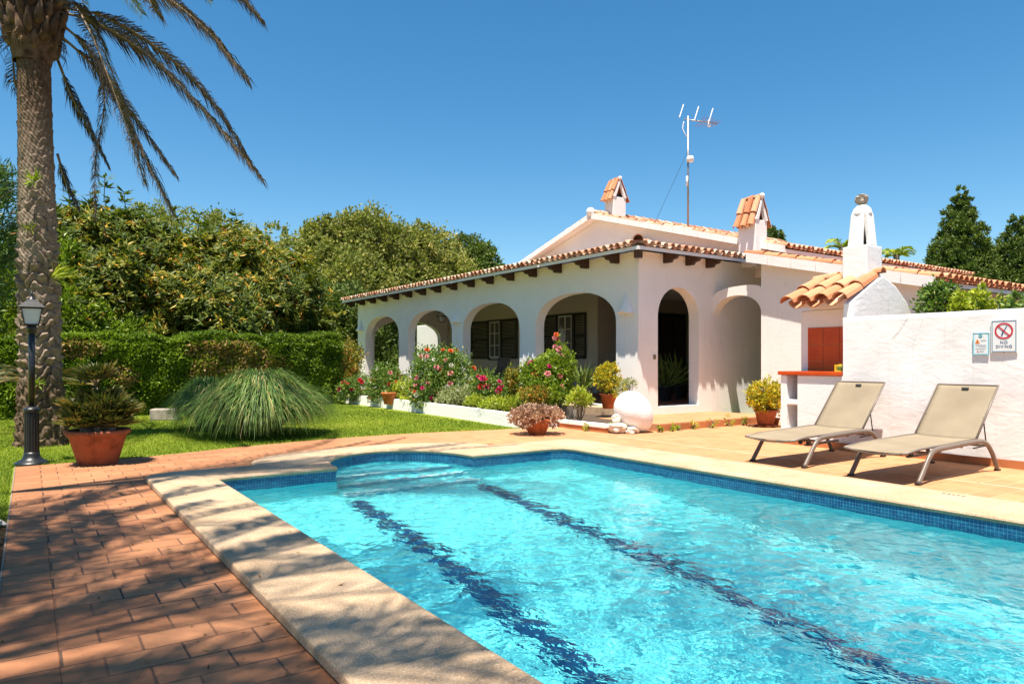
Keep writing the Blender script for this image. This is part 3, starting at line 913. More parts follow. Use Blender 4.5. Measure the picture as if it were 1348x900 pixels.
# chimneys with tiled caps
def chimney(x0, x1, y0, y1, zb, zt, zp, parent):
    mb = MB(); mb.box(x0, x1, y0, y1, zb, zt)
    c = vb(mb, 'chimney', M['plaster'], parent, bevel=.012)
    xm = (x0 + x1) / 2; ov = .07
    for (ya, yb) in ((y0 - .02, y0 + .05), (y1 - .05, y1 + .02)):   # open gable frames on both ends
        mb = MB(); t = .07
        mb.prism([(x0 - .02, zt), (x0 + t + .02, zt), (xm, zp - t * 1.6), (xm, zp)], 'y', ya, yb)
        mb.prism([(x1 + .02, zt), (x1 - t - .02, zt), (xm, zp - t * 1.6), (xm, zp)], 'y', ya, yb)
        vb(mb, 'cap_gable', M['plaster'], c)
    mb = MB(); mb.box(x0 + .1, x1 - .1, y0 + .1, y1 - .1, zt, zt + .12); vb(mb, 'dark_core', M['dark_plastic'], c)
    sl = (zp - zt) / (xm - x0 + .0)
    Ls = []
    rw = (y1 - y0 + .10) / 3
    for (ex, sd) in ((x0 - ov, 1), (x1 + ov, -1)):
        Ls.append(tile_field((ex, y0 - .04 + rw / 2, zt - sl * ov), (0, 1), (sd, 0), sl, (y1 - y0), xm - x0 + ov, sp=rw, course=(sqrt(1 + sl * sl) * (xm - x0 + ov)) / 2.0, r=rw * .42, seed=int(x0 * 10) + sd, jit=.004))
    Ls.append(ridge_tiles((xm, y0 - .02, zp + .02), (xm, y1 - .12, zp + .02), .06, 4, (y1 - y0 - .05) / 2))
    V, F_, vr = merge(Ls); vnp('cap_tiles', V, F_, M['tile_clean'], c, var=vr)
    blob((xm, y0 - .02, zp + .04), .06, 'cap_knob', c)
    return c
chimney(14.92, 15.44, 16.15, 16.55, 5.6, 6.38, 6.93, mroof)
chimney(13.97, 14.39, 10.28, 10.78, 3.5, 4.59, 5.12, proof)
# plaster sconces on the pillars
for (y, z) in ((YH + .34, 2.30), (18.25, 2.42), (25.62, 2.42)):
    mb = MB(); x = XF
    mb.add([(x - .002, y - .23, z), (x - .002, y + .23, z), (x - .002, y, z + .46), (x - .17, y, z + .05), (x - .15, y - .19, z), (x - .15, y + .19, z)],
           [(0, 4, 2), (1, 2, 5), (4, 3, 2), (3, 5, 2), (0, 1, 5, 3, 4), (0, 2, 1)])
    vb(mb, 'wall_light', M['plaster'])
mb = MB(); mb.box(11.0, 11.06, YH - .03, YH - .001, 1.32, 1.42); vb(mb, 'light_switch', simple('brass_switch', (.20, .14, .08), .5), bevel=.006)
# garden wall beyond the far arch
mb = MB(); mb.box(14.9, 15.15, 26.3, 29.5, 0, 2.9)
gw = mb.build('garden_wall', M['plaster'], bevel=.02); tag(gw, 'white wall standing beyond the far end arch of the veranda', 'wall')

# ------------------------------------------------------------------ flower bed wall
fb = empty('flower_bed_wall', (8.0, 11, 0)); tag(fb, 'low white rendered wall edging the flower bed in front of the arches', 'low wall')
mb = MB()
path = [(8.05, 20.6), (8.10, 18), (8.08, 15.5), (8.02, 13.5), (7.92, 12.2), (7.86, 11.3), (7.98, 10.98), (8.3, 10.85), (8.52, 10.82)]
pts = [(p[0], p[1]) for p in catmull([(a, b, 0) for a, b in path], 6)]
for i in range(len(pts) - 1):
    a = np.array(pts[i]); b_ = np.array(pts[i + 1]); d = (b_ - a) / np.linalg.norm(b_ - a); nn = np.array((d[1], -d[0])) * .07
    z = .26
    a2 = a; b2 = b_
    vs = [(*(a2 - nn), -.02), (*(b2 - nn), -.02), (*(b2 + nn), -.02), (*(a2 + nn), -.02), (*(a2 - nn * .8), z), (*(b2 - nn * .8), z), (*(b2 + nn * .8), z), (*(a2 + nn * .8), z)]
    mb.add(vs, [(0, 1, 5, 4), (3, 7, 6, 2), (4, 5, 6, 7)])
vb(mb, 'long_edge', M['plaster_rough'], fb)
mb = MB(); mb.box(8.10, 10.5, 20.60, 20.75, -.02, .42); vb(mb, 'end_edge', simple('tan_wall', (.50, .36, .24), .9, nz=.2, bmp=.3, bscale=20), fb, bevel=.01)
mb = MB(); mb.mi = 0
mb.box(8.46, 8.60, 9.36, 10.80, .09, .155); mb.box(8.60, 9.40, 9.36, 9.48, .09, .155)
mb.mi = 1
mb.box(8.475, 8.585, 9.37, 10.79, -.02, .09); mb.box(8.585, 9.39, 9.375, 9.47, -.02, .09)
vb(mb, 'corner_edge', [M['plaster_rough'], M['terracotta_step']], fb)
mb = MB(); mb.box(8.9, 9.15, 11.0, 11.4, .1, .38); vb(mb, 'block', M['grey_stone'], fb)

# ------------------------------------------------------------------ pool wall and barbecue
wl = empty('pool_wall', (9.75, 2, 0)); tag(wl, 'tall rough white rendered wall behind the two sun loungers', 'wall')
def rough_wall(x0, x1, y0, y1, zt):
    """front skin with real trowel unevenness"""
    ny, nz = 260, 60
    rg = np.random.default_rng(9)
    Yv, Zv = np.meshgrid(np.linspace(y0, y1, ny), np.linspace(0, zt, nz))
    D = np.zeros_like(Yv)
    for _ in range(60):
        k = 2 * pi / rg.uniform(.25, 1.6); an = rg.normal(.2, .5)
        D += rg.uniform(.0002, .0009) * np.sin(k * (Yv * cos(an) + Zv * sin(an)) + rg.uniform(0, 6.28) + 1.5 * np.sin(2 * Zv + rg.uniform(0, 6)))
    D -= D.mean(); D = np.clip(D, -.008, .008)
    Xv = x0 + D
    Xv[-1] += .02; Zr = Zv.copy(); Zr[-1] = zt - .004; Zr[-2] = zt - .02
    V = np.stack([Xv, Yv, Zr], -1).reshape(-1, 3)
    I = np.arange(ny * nz).reshape(nz, ny)
    Fc = np.stack([I[:-1, :-1], I[1:, :-1], I[1:, 1:], I[:-1, 1:]], -1).reshape(-1, 4)
    return V, Fc
V, Fc = rough_wall(9.75, 9.95, -5, 5.69, 1.925)
vnp('rendered_face', V, Fc, M['plaster_rough'], wl, smooth=True)
mb = MB(); mb.box(9.765, 9.95, -5, 5.685, 0, 1.922); vb(mb, 'core', M['plaster_rough'], wl)
mb = MB(); mb.box(9.725, 9.738, -5, 5.69, 0, .10); vb(mb, 'plinth', M['terracotta_step'], wl)

bq = empty('barbecue_house', (10.3, 6.2, 0)); tag(bq, 'small white outdoor barbecue hut with tiled roof, red counter and white chimney', 'barbecue')
mb = MB()
mb.box(9.75, 10.33, 5.692, 6.43, 0, 1.07)
mb.box(9.75, 10.33, 6.61, 6.72, 0, 1.07)
mb.box(9.76, 10.33, 6.43, 6.61, 0, .20); mb.box(9.752, 10.33, 6.43, 6.61, .61, .69)
vb(mb, 'counter_base', M['plaster_rough'], bq, bevel=.012)
mb = MB(); mb.box(9.725, 9.738, 5.692, 6.715, 0, .10); vb(mb, 'plinth', M['terracotta_step'], bq)
red, nt, b = new_mat('glazed_red_tile')
at = N(nt, 'ShaderNodeTexCoord')
wv = noise(nt, coords(nt, (1, 1, 1)), 3, 3)
nt.links.new(ramp(nt, wv, [(.3, (.46, .05, .008)), (.7, (.60, .09, .014))]), b.inputs['Base Color'])
b.inputs['Roughness'].default_value = .22; b.inputs['Specular IOR Level'].default_value = .35
M['red_tile'] = red
mb = MB(); mb.box(9.715, 10.328, 5.70, 6.75, 1.072, 1.13); vb(mb, 'counter_top', M['red_tile'], bq, bevel=.008)
mb = MB()
mb.box(10.33, 11.70, 5.785, 6.75, 0, 2.10)
mb.prism([(9.90, 1.0), (9.90, 2.14), (10.30, 2.36), (10.82, 2.60), (11.20, 2.46), (11.55, 2.22), (11.72, 2.0), (11.74, 1.0)], 'y', 5.665, 5.783)
mb.prism([(10.33, 2.102), (10.33, 2.30), (10.82, 2.52), (11.68, 2.102)], 'y', 5.785, 6.60)
vb(mb, 'hut_wall', M['plaster_rough'], bq, bevel=.02)
mb = MB()
for i in range(3):
    for j in range(3):
        y0 = 5.80 + i * .272; z0 = 1.131 if j == 0 else 1.13 + .15 + (j - 1) * .27
        z1 = 1.13 + .15 + j * .27
        mb.box(10.314, 10.326, y0 + .005, y0 + .267, z0 + .005, min(z1, 1.82) - .005)
tpn = vb(mb, 'tile_panel', M['red_tile'], bq, bevel=.002)
mb = MB(); mb.box(10.3245, 10.3285, 5.80, 6.616, 1.131, 1.82); vb(mb, 'grout', simple('orange_grout', (.62, .28, .13), .9), tpn)
RZH, RSL, RXC = 2.56, .44, 10.82
hr = slab([(10.03, 5.785), (RXC, 5.785), (RXC, 6.62), (10.03, 6.62)], lambda x, y: RZH - RSL * abs(x - RXC), .09, 'roof', M['plaster'], bq)
slab([(RXC, 5.785), (11.80, 5.785), (11.80, 6.62), (RXC, 6.62)], lambda x, y: RZH - RSL * abs(x - RXC), .09, 'roof_deck', M['plaster'], hr)
A = tile_field((9.86, 5.79, RZH - RSL * (RXC - 9.86)), (0, 1), (1, 0), RSL, .92, RXC - 9.86, sp=.29, course=.55, r=.125, seed=31, jit=.006)
B = tile_field((11.82, 5.98, RZH - RSL * 1.0), (0, 1), (-1, 0), RSL, .62, 1.0, sp=.29, course=.55, r=.115, seed=32, jit=.006)
Cc = ridge_tiles((RXC, 5.66, RZH + .07), (RXC, 6.4, RZH + .07), .085, 33)
V, F_, vr = merge([A, B, Cc]); vnp('tile', V, F_, M['tile_clean'], hr, var=vr)
mb = MB(); mb.box(10.60, 11.05, 5.80, 6.20, 2.30, 3.08)
ch = vb(mb, 'chimney', M['plaster_rough'], hr, bevel=.02)
cx, cyy = 10.825, 6.00
mb = MB()
for q in range(4):
    an = q * pi / 2
    def W(u, v, z): return (cx + u * cos(an) - v * sin(an), cyy + u * sin(an) + v * cos(an), z)
    hb, ht = .185, .10
    vs = []
    for (z, d, hw) in ((3.082, .185, .105), (3.35, .155, .105), (3.58, .130, .105), (3.68, .095, .09)):
        vs += [W(-hw, -d, z), W(hw, -d, z), W(hw * .8, -d + .07, z), W(-hw * .8, -d + .07, z)]
    fs = []
    for r in range(3):
        for k in range(4):
            k2 = (k + 1) % 4
            fs.append((r * 4 + k, r * 4 + k2, (r + 1) * 4 + k2, (r + 1) * 4 + k))
    fs += [(0, 3, 2, 1), (12, 13, 14, 15)]
    mb.add(vs, fs)
mb.sm = True
mb.lathe([(.001, 3.54), (.125, 3.545), (.145, 3.59), (.125, 3.68), (.07, 3.73), (.001, 3.745)], 16, (cx, cyy, 0), False)
vb(mb, 'cowl', M['plaster'], ch, bevel=.012)
mb = MB(); mb.box(cx - .07, cx + .07, cyy - .07, cyy + .07, 3.06, 3.55); vb(mb, 'dark_core', M['dark_plastic'], ch)  # dark box whose colour gives the shade seen through the cowl slits
def lump(c, r, name, mat, parent, seed=0, n=10, amp=.25, sc=(1, 1, 1)):
    rg = np.random.default_rng(seed)
    mb = MB(); nu, nv = n * 2, n
    ph = rg.uniform(0, 6.28, (6,)); fr = rg.uniform(1.5, 4.5, (6, 3))
    vs = []
    for i in range(nv + 1):
        th = pi * i / nv
        for k in range(nu):
            p = np.array((sin(th) * cos(2 * pi * k / nu), sin(th) * sin(2 * pi * k / nu), cos(th)))
            d = 1 + amp * sum(sin(float(fr[q] @ p) + ph[q]) for q in range(6)) / 3
            vs.append(np.array(c) + p * r * d * np.array(sc))
    fs = [(i * nu + k, i * nu + (k + 1) % nu, (i + 1) * nu + (k + 1) % nu, (i + 1) * nu + k) for i in range(nv) for k in range(nu)]
    mb.add(vs, fs)
    return vb(mb, name, mat, parent) if parent is not None else mb.build(name, mat)
lump((cx, cyy, 3.83), .085, 'finial', M['grey_stone'], ch, 3, 8, .5)
# ------------------------------------------------------------------ sun loungers
def sling():
    m, nt, b = new_mat('beige_sling_fabric')
    v = coords(nt)
    c = ramp(nt, noise(nt, v, 3, 5), [(.3, (.31, .245, .165)), (.7, (.38, .305, .21))])
    w1 = N(nt, 'ShaderNodeTexWave'); w1.inputs['Scale'].default_value = 90; nt.links.new(v, w1.inputs['Vector'])
    w2 = N(nt, 'ShaderNodeTexWave', bands_direction='Y'); w2.inputs['Scale'].default_value = 90; nt.links.new(v, w2.inputs['Vector'])
    c = mix(nt, .25, c, mix(nt, .5, w1.outputs['Color'], w2.outputs['Color'], 'MULTIPLY'), 'MULTIPLY')
    nt.links.new(c, b.inputs['Base Color']); b.inputs['Roughness'].default_value = .8; b.inputs['Specular IOR Level'].default_value = .2
    tr = N(nt, 'ShaderNodeBsdfTranslucent'); tr.inputs['Color'].default_value = (.35, .27, .18, 1)
    ms = N(nt, 'ShaderNodeMixShader'); ms.inputs[0].default_value = .12
    nt.links.new(b.outputs[0], ms.inputs[1]); nt.links.new(tr.outputs[0], ms.inputs[2])
    nt.links.new(ms.outputs[0], nt.nodes['Material Output'].inputs['Surface'])
    return m
M['sling'] = sling()
LW = .74
def make_lounger():
    t = empty('sun_lounger')
    # side frames: foot leg, arched rail, head leg in one bent flat tube
    prof = catmull([(.0, .012), (.10, .13), (.21, .262), (.29, .322), (.40, .345), (.75, .358), (1.15, .372), (1.38, .368), (1.52, .325), (1.63, .235), (1.72, .11), (1.775, .014)], 5)
    for yy in (0.0, LW):
        mb = MB(); mb.sm = True
        mb.tube([(p[0], yy, p[1]) for p in prof], .029, 12, .8)
        mb.build('side_frame', M['frame_taupe'], t)
        mb = MB()
        for x in (.0, 1.775):
            mb = MB(); mb.box(x - .035, x + .035, yy - .024, yy + .024, 0, .022)
            mb.build('foot_cap', M['dark_plastic'], t)
    for x, z in ((.34, .30), (.98, .33), (1.40, .32)):
        mb = MB(); mb.sm = True; mb.tube([(x, .02, z), (x, LW - .02, z)], .014, 8); mb.build('cross_bar', M['frame_taupe'], t)
    # seat: sagging sling between two rails
    n1, n2 = 26, 12
    V = []; 
    for i in range(n1 + 1):
        f = i / n1; x = -.19 + f * 1.50
        for j in range(n2 + 1):
            g = j / n2; y = .035 + g * (LW - .07)
            edge = -.19 + f * 1.5
            z = .335 + .035 * f - (.10 * max(0, .22 - f)) * 1.2
            sag = .028 * (1 - (2 * g - 1) ** 2) * (.4 + .6 * sin(pi * min(1, f * 1.05)))
            V.append((x, y, z + .03 - sag))
    I = np.arange((n1 + 1) * (n2 + 1)).reshape(n1 + 1, n2 + 1)
    Fc = np.stack([I[:-1, :-1], I[1:, :-1], I[1:, 1:], I[:-1, 1:]], -1).reshape(-1, 4)
    o = mesh_np('seat', V, Fc, M['sling'], t, smooth=True)
    s = o.modifiers.new('thick', 'SOLIDIFY'); s.thickness = .006
    for yy in (.035, LW - .035):
        mb = MB(); mb.sm = True
        mb.tube([(-.19, yy, .335 - .10 * .22 * 1.2 + .025), (.1, yy, .362), (.7, yy, .376), (1.31, yy, .395)], .013, 8); mb.build('seat_rail', M['frame_taupe'], t)
    mb = MB(); mb.sm = True
    mb.tube(catmull([(-.19, .035, .335), (-.18, .2, .312), (-.175, LW / 2, .303), (-.18, LW - .2, .312), (-.19, LW - .035, .335)], 6), .012, 8)
    mb.build('foot_bar', M['frame_taupe'], t)
    # backrest
    bx, bz, ax, az = 1.30, .372, .575, .625
    V = []
    for i in range(n2 + 1):
        f = i / n2
        for j in range(n2 + 1):
            g = j / n2; y = .035 + g * (LW - .07)
            sag = .030 * (1 - (2 * g - 1) ** 2) * sin(pi * min(1, .12 + f * .88)) 
            V.append((bx + ax * f + sag * .7, y, bz + az * f - sag * .7))
    I = np.arange((n2 + 1) ** 2).reshape(n2 + 1, n2 + 1)
    Fc = np.stack([I[:-1, :-1], I[1:, :-1], I[1:, 1:], I[:-1, 1:]], -1).reshape(-1, 4)
    o = mesh_np('backrest', V, Fc, M['sling'], t, smooth=True)
    s = o.modifiers.new('thick', 'SOLIDIFY'); s.thickness = .006
    mb = MB(); mb.sm = True
    mb.tube([(bx, .028, bz), (bx + ax, .028, bz + az), (bx + ax, LW - .028, bz + az), (bx, LW - .028, bz)], .013, 8)
    mb.build('back_frame', M['frame_taupe'], t)
    mb = MB(); c = np.array((bx + ax * .925 - .008, LW / 2, bz + az * .925 + .008))
    mb.obox(c, (ax, 0, az), (0, 1, 0), (-az, 0, ax), .012, .04, .004); mb.build('clip', M['dark_plastic'], t)
    # prop for the backrest with its rack and wheels
    mb = MB(); mb.sm = True
    for yy in (.05, LW - .05):
        mb.tube([(bx + ax * .42, yy, bz + az * .42), (1.62, yy, .30)], .007, 6)
    mb.tube([(1.62, .05, .30), (1.62, LW - .05, .30)], .008, 6); mb.tube([(1.62, .05, .30), (1.30, .05, .29)], .008, 6); mb.tube([(1.62, LW - .05, .30), (1.30, LW - .05, .29)], .008, 6)
    mb.build('back_prop', M['dark_plastic'], t)
    mb = MB()
    mb.obox((1.35, LW - .12, .16), (1, 0, .02), (0, 1, 0), (0, 0, 1), .38, .02, .014)
    mb.build('stretcher', M['frame_taupe'], t)
    for yy in (LW - .16, LW - .04):
        mb = MB(); mb.prism([(.97 + .04 * cos(a), .20 + .045 * sin(a)) for a in np.linspace(0, 2 * pi, 14)[:-1]], 'y', yy - .012, yy + .012)
        mb.build('wheel', M['dark_plastic'], t)
    mb = MB(); mb.sm = True; mb.tube([(.97, LW - .10, .20), (.90, LW - .10, .34)], .013, 6); mb.build('wheel_strut', M['dark_plastic'], t)
    return t
L1 = make_lounger(); place(L1, (7.63, 3.63, 0), radians(-1.5))
tag(L1, 'beige mesh sun lounger on the right, in front of the no diving sign', 'sun lounger', 'sun loungers beside the pool')
L2 = copy_tree(L1); place(L2, (7.70, 4.98, 0), radians(-.5))
tag(L2, 'beige mesh sun lounger on the left, next to the barbecue counter', 'sun lounger')

# ------------------------------------------------------------------ signs
def text(s, size, loc, mat, name='lettering', parent=None, sx=1.0):
    cu = bpy.data.curves.new(name, 'FONT'); cu.body = s; cu.size = size; cu.space_character = 1.12; cu.align_x = 'CENTER'; cu.align_y = 'CENTER'; cu.extrude = .0008
    cu.offset = 0
    cu.materials.append(mat)
    tmp = bpy.data.objects.new(name + '_curve', cu); COL.objects.link(tmp)
    me = bpy.data.meshes.new_from_object(tmp.evaluated_get(bpy.context.evaluated_depsgraph_get()))
    COL.objects.unlink(tmp); bpy.data.objects.remove(tmp)
    if not me.materials: me.materials.append(mat)
    o = bpy.data.objects.new(name, me); link(o, parent)
    o.location = loc; o.rotation_euler = (pi / 2, 0, -pi / 2); o.scale = (sx, 1, 1)
    return o
M['sign_white'] = simple('sign_white', (.72, .74, .73), .4, nz=.02)
M['sign_red'] = simple('sign_red', (.55, .01, .03), .4, nz=.02)
M['sign_blue'] = simple('sign_navy', (.03, .08, .20), .4, nz=.02)
M['sign_greyblue'] = simple('sign_grey_blue', (.12, .20, .30), .4, nz=.02)
M['sign_cyan'] = simple('sign_cyan', (.45, .75, .82), .4, nz=.02)
M['sign_teal'] = simple('sign_teal', (.03, .28, .36), .4, nz=.02)
M['sign_orange'] = simple('sign_orange', (.75, .20, .02), .4, nz=.02)
M['sign_grey'] = simple('sign_grey', (.40, .43, .46), .5, nz=.02)
sg = empty('warning_sign', (9.725, 3.635, 1.59))
tag(sg, 'white no diving sign with red crossed circle on the pool wall', 'sign')
hw, hh = .142, .20
mb = MB(); mb.box(0, .012, -hw, hw, -hh, hh); mb.build('board', M['sign_white'], sg, bevel=.002)
mb = MB()
t = .008; x0, x1 = -.0025, -.0005
for (a, b_, c, d) in ((-hw + .012, hw - .012, hh - .02, hh - .012), (-hw + .012, hw - .012, -hh + .012, -hh + .02)): mb.box(x0, x1, a, b_, c, d)
for (a, b_) in ((-hw + .012, -hw + .02), (hw - .02, hw - .012)): mb.box(x0, x1, a, b_, -hh + .02, hh - .02)
mb.build('border', M['sign_greyblue'], sg)
mb = MB(); cz, R1, R2 = .065, .098, .080
ns = 40
for k in range(ns):
    a0, a1 = 2 * pi * k / ns, 2 * pi * (k + 1) / ns
    mb.add([(-.004, R1 * cos(a0), cz + R1 * sin(a0)), (-.004, R1 * cos(a1), cz + R1 * sin(a1)), (-.004, R2 * cos(a1), cz + R2 * sin(a1)), (-.004, R2 * cos(a0), cz + R2 * sin(a0))], [(0, 1, 2, 3)])
mb.obox((-.0045, 0, cz), (1, 0, 0), (0, -1, -1), (0, 1, -1), .0005, .085, .007)
mb.build('prohibition_symbol', M['sign_red'], sg)
mb = MB()   # diving figure
mb.obox((-.003, -.018, cz + .032), (1, 0, 0), (0, -.5, 1), (0, 1, .5), .0005, .030, .0045)
mb.obox((-.003, .010, cz - .015), (1, 0, 0), (0, -.25, 1), (0, 1, .25), .0005, .028, .007)
mb.obox((-.003, .020, cz - .048), (1, 0, 0), (0, 0, 1), (0, 1, 0), .0005, .009, .008)
mb.build('diver_symbol', M['sign_blue'], sg)
text('NO', .048, (-.002, 0, -.075), M['sign_blue'], parent=sg, sx=1.05)
text('DIVING', .048, (-.002, 0, -.125), M['sign_blue'], parent=sg, sx=1.0)
for zz in (hh - .006, -hh + .006):
    mb = MB(); mb.lathe([(.004, -.003), (.004, .003)], 8); o = mb.build('screw', M['dark_plastic'], sg); o.location = (-.001, 0, zz); o.rotation_euler = (0, pi / 2, 0)
s2 = empty('notice_board', (9.728, 3.885, 1.50)); tag(s2, 'small cyan edged safety notice with orange triangle left of the no diving sign', 'sign')
mb = MB(); mb.box(0, .009, -.088, .088, -.135, .135); mb.build('board', M['sign_cyan'], s2, bevel=.002)
mb = MB(); mb.box(-.0015, -.0003, -.070, .070, -.118, .118); mb.build('paper', M['sign_white'], s2)
mb = MB()
for (a, b_, c, d) in ((-.088, .088, .130, .136), (-.088, .088, -.136, -.130)): mb.box(-.003, .0, a, b_, c, d)
for (a, b_) in ((-.089, -.084), (.084, .089)): mb.box(-.003, .0, a, b_, -.13, .13)
mb.build('border', M['sign_teal'], s2)
mb = MB(); mb.prism([(0.005 + .022 * cos(a), .098 + .022 * sin(a)) for a in np.linspace(0, 2 * pi, 20)[:-1]], 'x', -.0035, -.002); mb.build('logo_disc', M['sign_teal'], s2)
mb = MB(); mb.box(-.0045, -.0036, -.010, .020, .095, .101); mb.build('logo_bar', M['sign_white'], s2)
mb = MB(); mb.prism([(.065, .008), (.038, .062), (.011, .008)], 'x', -.0035, -.002); mb.build('warning_triangle', M['sign_orange'], s2)
mb = MB(); mb.box(-.0045, -.0036, .036, .040, .026, .048); mb.box(-.0045, -.0036, .036, .040, .016, .021); mb.build('exclamation_mark', M['dark_plastic'], s2)
mb = MB()
for zz, a, b_ in ((.045, -.060, .002), (.035, -.055, .002), (-.012, -.060, .060), (-.024, -.050, .060), (-.036, -.060, .030), (-.055, -.060, .060), (-.066, -.045, .060), (-.088, -.040, .020), (-.098, -.030, .020)):
    mb.box(-.0028, -.0018, a, b_, zz, zz + .004)
mb.build('printed_lines', M['sign_grey'], s2)
mb = MB(); mb.prism([(.045, -.100), (.035, -.080), (.025, -.100)], 'x', -.0035, -.002); mb.build('small_symbol', M['sign_red'], s2)

# tap and soap on the barbecue counter
tp = empty('tap', (10.314, 5.93, 1.42)); tag(tp, 'small chrome tap on the red tiles above the barbecue counter', 'tap')
mb = MB(); mb.sm = True; mb.tube([(0, 0, 0), (-.06, 0, .01), (-.10, 0, -.02), (-.105, 0, -.06)], .012, 8); mb.build('spout', M['steel'], tp)
mb = MB(); mb.sm = True; mb.tube([(-.05, 0, .015), (-.05, 0, .05)], .008, 8); mb.tube([(-.05, -.03, .055), (-.05, .03, .055)], .009, 8); mb.build('handle', M['steel'], tp)
sp = empty('washing_up_holder', (9.98, 5.86, 1.131)); tag(sp, 'yellow sponge holder with green scourer at the right end of the barbecue counter', 'sponge holder')
mb = MB(); mb.box(-.05, .05, -.07, .07, 0, .012); mb.box(-.05, .05, -.07, -.06, .012, .10); mb.box(-.05, .05, .06, .07, .012, .10); mb.box(.04, .05, -.06, .06, .012, .11); mb.build('tray', M['yellow'], sp, bevel=.004)
mb = MB(); mb.box(-.03, .03, -.045, .045, .013, .075); mb.build('sponge', simple('green_sponge', (.10, .16, .03), .9, bmp=.5), sp, bevel=.008)

# ------------------------------------------------------------------ garden lamp
lp = empty('lamp_post', (.03, 10.71, -.01)); tag(lp, 'black cast metal garden lamp post in front of the palm trunk', 'lamp post')
mb = MB(); mb.sm = True
mb.lathe([(.19, 0), (.19, .025), (.155, .045), (.13, .06), (.10, .085), (.088, .13), (.082, .16)], 20); mb.build('base', M['black_metal'], lp)
mb = MB(); mb.sm = True
nfl = 16
prof = [(.078, .16), (.076, .62), (.072, .66)]
vs = []
for r, z in prof:
    for k in range(nfl * 4):
        vs.append(((r + (.004 if k % 4 < 2 else -.004)) * cos(2 * pi * k / (nfl * 4)), (r + (.004 if k % 4 < 2 else -.004)) * sin(2 * pi * k / (nfl * 4)), z))
nn_ = nfl * 4
mb.sm = False
mb.add(vs, [(i * nn_ + k, i * nn_ + (k + 1) % nn_, (i + 1) * nn_ + (k + 1) % nn_, (i + 1) * nn_ + k) for i in range(2) for k in range(nn_)])
mb.sm = True; mb.lathe([(.072, .655), (.088, .66), (.092, .68), (.088, .70), (.07, .715), (.045, .73), (.001, .735)], 20, closed=False)
mb.build('lower_column', M['black_metal'], lp)
mb = MB(); mb.sm = True; mb.tube([(0, 0, .72), (0, 0, 1.70)], .036, 14); mb.lathe([(.036, 1.64), (.05, 1.66), (.05, 1.70), (.065, 1.725), (.04, 1.74)], 16); mb.build('shaft', M['black_metal'], lp)
mb = MB()   # lantern cage
def sq(r, z, rot=pi / 4): return [(r * sqrt(2) * cos(rot + k * pi / 2), r * sqrt(2) * sin(rot + k * pi / 2), z) for k in range(4)]
def frus(mb, r0, z0, r1, z1):
    mb.add(sq(r0, z0) + sq(r1, z1), [(0, 3, 2, 1), (4, 5, 6, 7)] + [(k, (k + 1) % 4, 4 + (k + 1) % 4, 4 + k) for k in range(4)])
frus(mb, .075, 1.742, .080, 1.762)
for k in range(4):
    a = np.array(sq(.074, 1.76)[k]); b_ = np.array(sq(.108, 1.955)[k]); mb.tube([a, b_], .008, 4)
frus(mb, .116, 1.955, .120, 1.972)
mb.build('lantern_cage', M['black_metal'], lp)
mb = MB(); frus(mb, .145, 1.973, .055, 2.055); frus(mb, .058, 2.055, .05, 2.07)
mb.sm = True; mb.lathe([(.05, 2.07), (.042, 2.09), (.018, 2.10), (.012, 2.13), (.018, 2.145), (.010, 2.16), (.001, 2.175)], 12, closed=False)
mb.build('lantern_roof', M['black_metal'], lp)
g, nt, b = new_mat('frosted_lantern_glass'); b.inputs['Base Color'].default_value = (.75, .80, .76, 1); b.inputs['Roughness'].default_value = .35; b.inputs['Transmission Weight'].default_value = .2
mb = MB(); frus(mb, .066, 1.764, .100, 1.953); mb.build('lantern_glass', g, lp)

# ------------------------------------------------------------------ pots, egg, stones
def pot(name, prof, c, label, cat='plant pot', mat='terracotta', group=None, seg=36, soil_z=None, soil_r=None):
    t = empty(name, c); tag(t, label, cat, group)
    mb = MB(); mb.sm = True; mb.lathe(prof, seg, closed=False); mb.build('pot', M[mat], t)
    mb = MB(); mb.lathe([(.001, soil_z), (soil_r, soil_z)], seg, closed=False); mb.build('soil', M['soil'], t)
    return t
egg = empty('egg_sculpture', (9.02, 9.22, 0)); tag(egg, 'large white egg shaped stone ornament leaning by the entrance step', 'ornament')
n1, n2 = 36, 24; V = []
for i in range(n2 + 1):
    th = pi * i / n2
    for k in range(n1):
        r = .318 * sin(th) * (1 + .12 * cos(th)); z = .405 * cos(th)
        a = 2 * pi * k / n1
        d = 1 + .008 * sin(5 * a + 3 * th) + .006 * sin(9 * th + 2 * a)
        V.append((r * cos(a) * d, r * sin(a) * d, z))
Fc = [(i * n1 + k, (i + 1) * n1 + k, (i + 1) * n1 + (k + 1) % n1, i * n1 + (k + 1) % n1) for i in range(n2) for k in range(n1)]
o = mesh_np('shell', V, Fc, M['white_stone'], egg, smooth=True); from mathutils import Quaternion
o.rotation_euler = Quaternion((sin(YAW), cos(YAW), 0), radians(-38)).to_euler(); o.location = (0, 0, .362)
def rock(c, r, label, seed, sc=(1, 1, .7), mat='pale_rock', group=None):
    o = lump((0, 0, 0), r, 'rock', M[mat], None, seed, 9, .42, sc); o.location = c; tag(o, label, 'rock', group); return o
M['pale_rock'] = simple('pale_limestone', (.62, .55, .46), .9, nz=.3, nscale=14, bmp=.8, bscale=25)
rock((8.62, 9.22, .09), .15, 'large pitted limestone rock left of the white egg ornament', 3)
rock((8.80, 9.05, .055), .10, 'small pale rock lying on the terrace in front of the egg ornament', 5)
rock((8.64, 9.28, .24), .085, 'pale rock resting on top of the large limestone rock', 7, (1, 1, .9))
bl = empty('stone_block', (2.47, 17.0, -.02)); tag(bl, 'grey rough stone block on the lawn beside the ornamental grass', 'stone block')
mb = MB(); mb.box(-.28, .28, -.16, .16, 0, .26); mb.build('block', M['grey_stone'], bl, bevel=.03, seg=3)
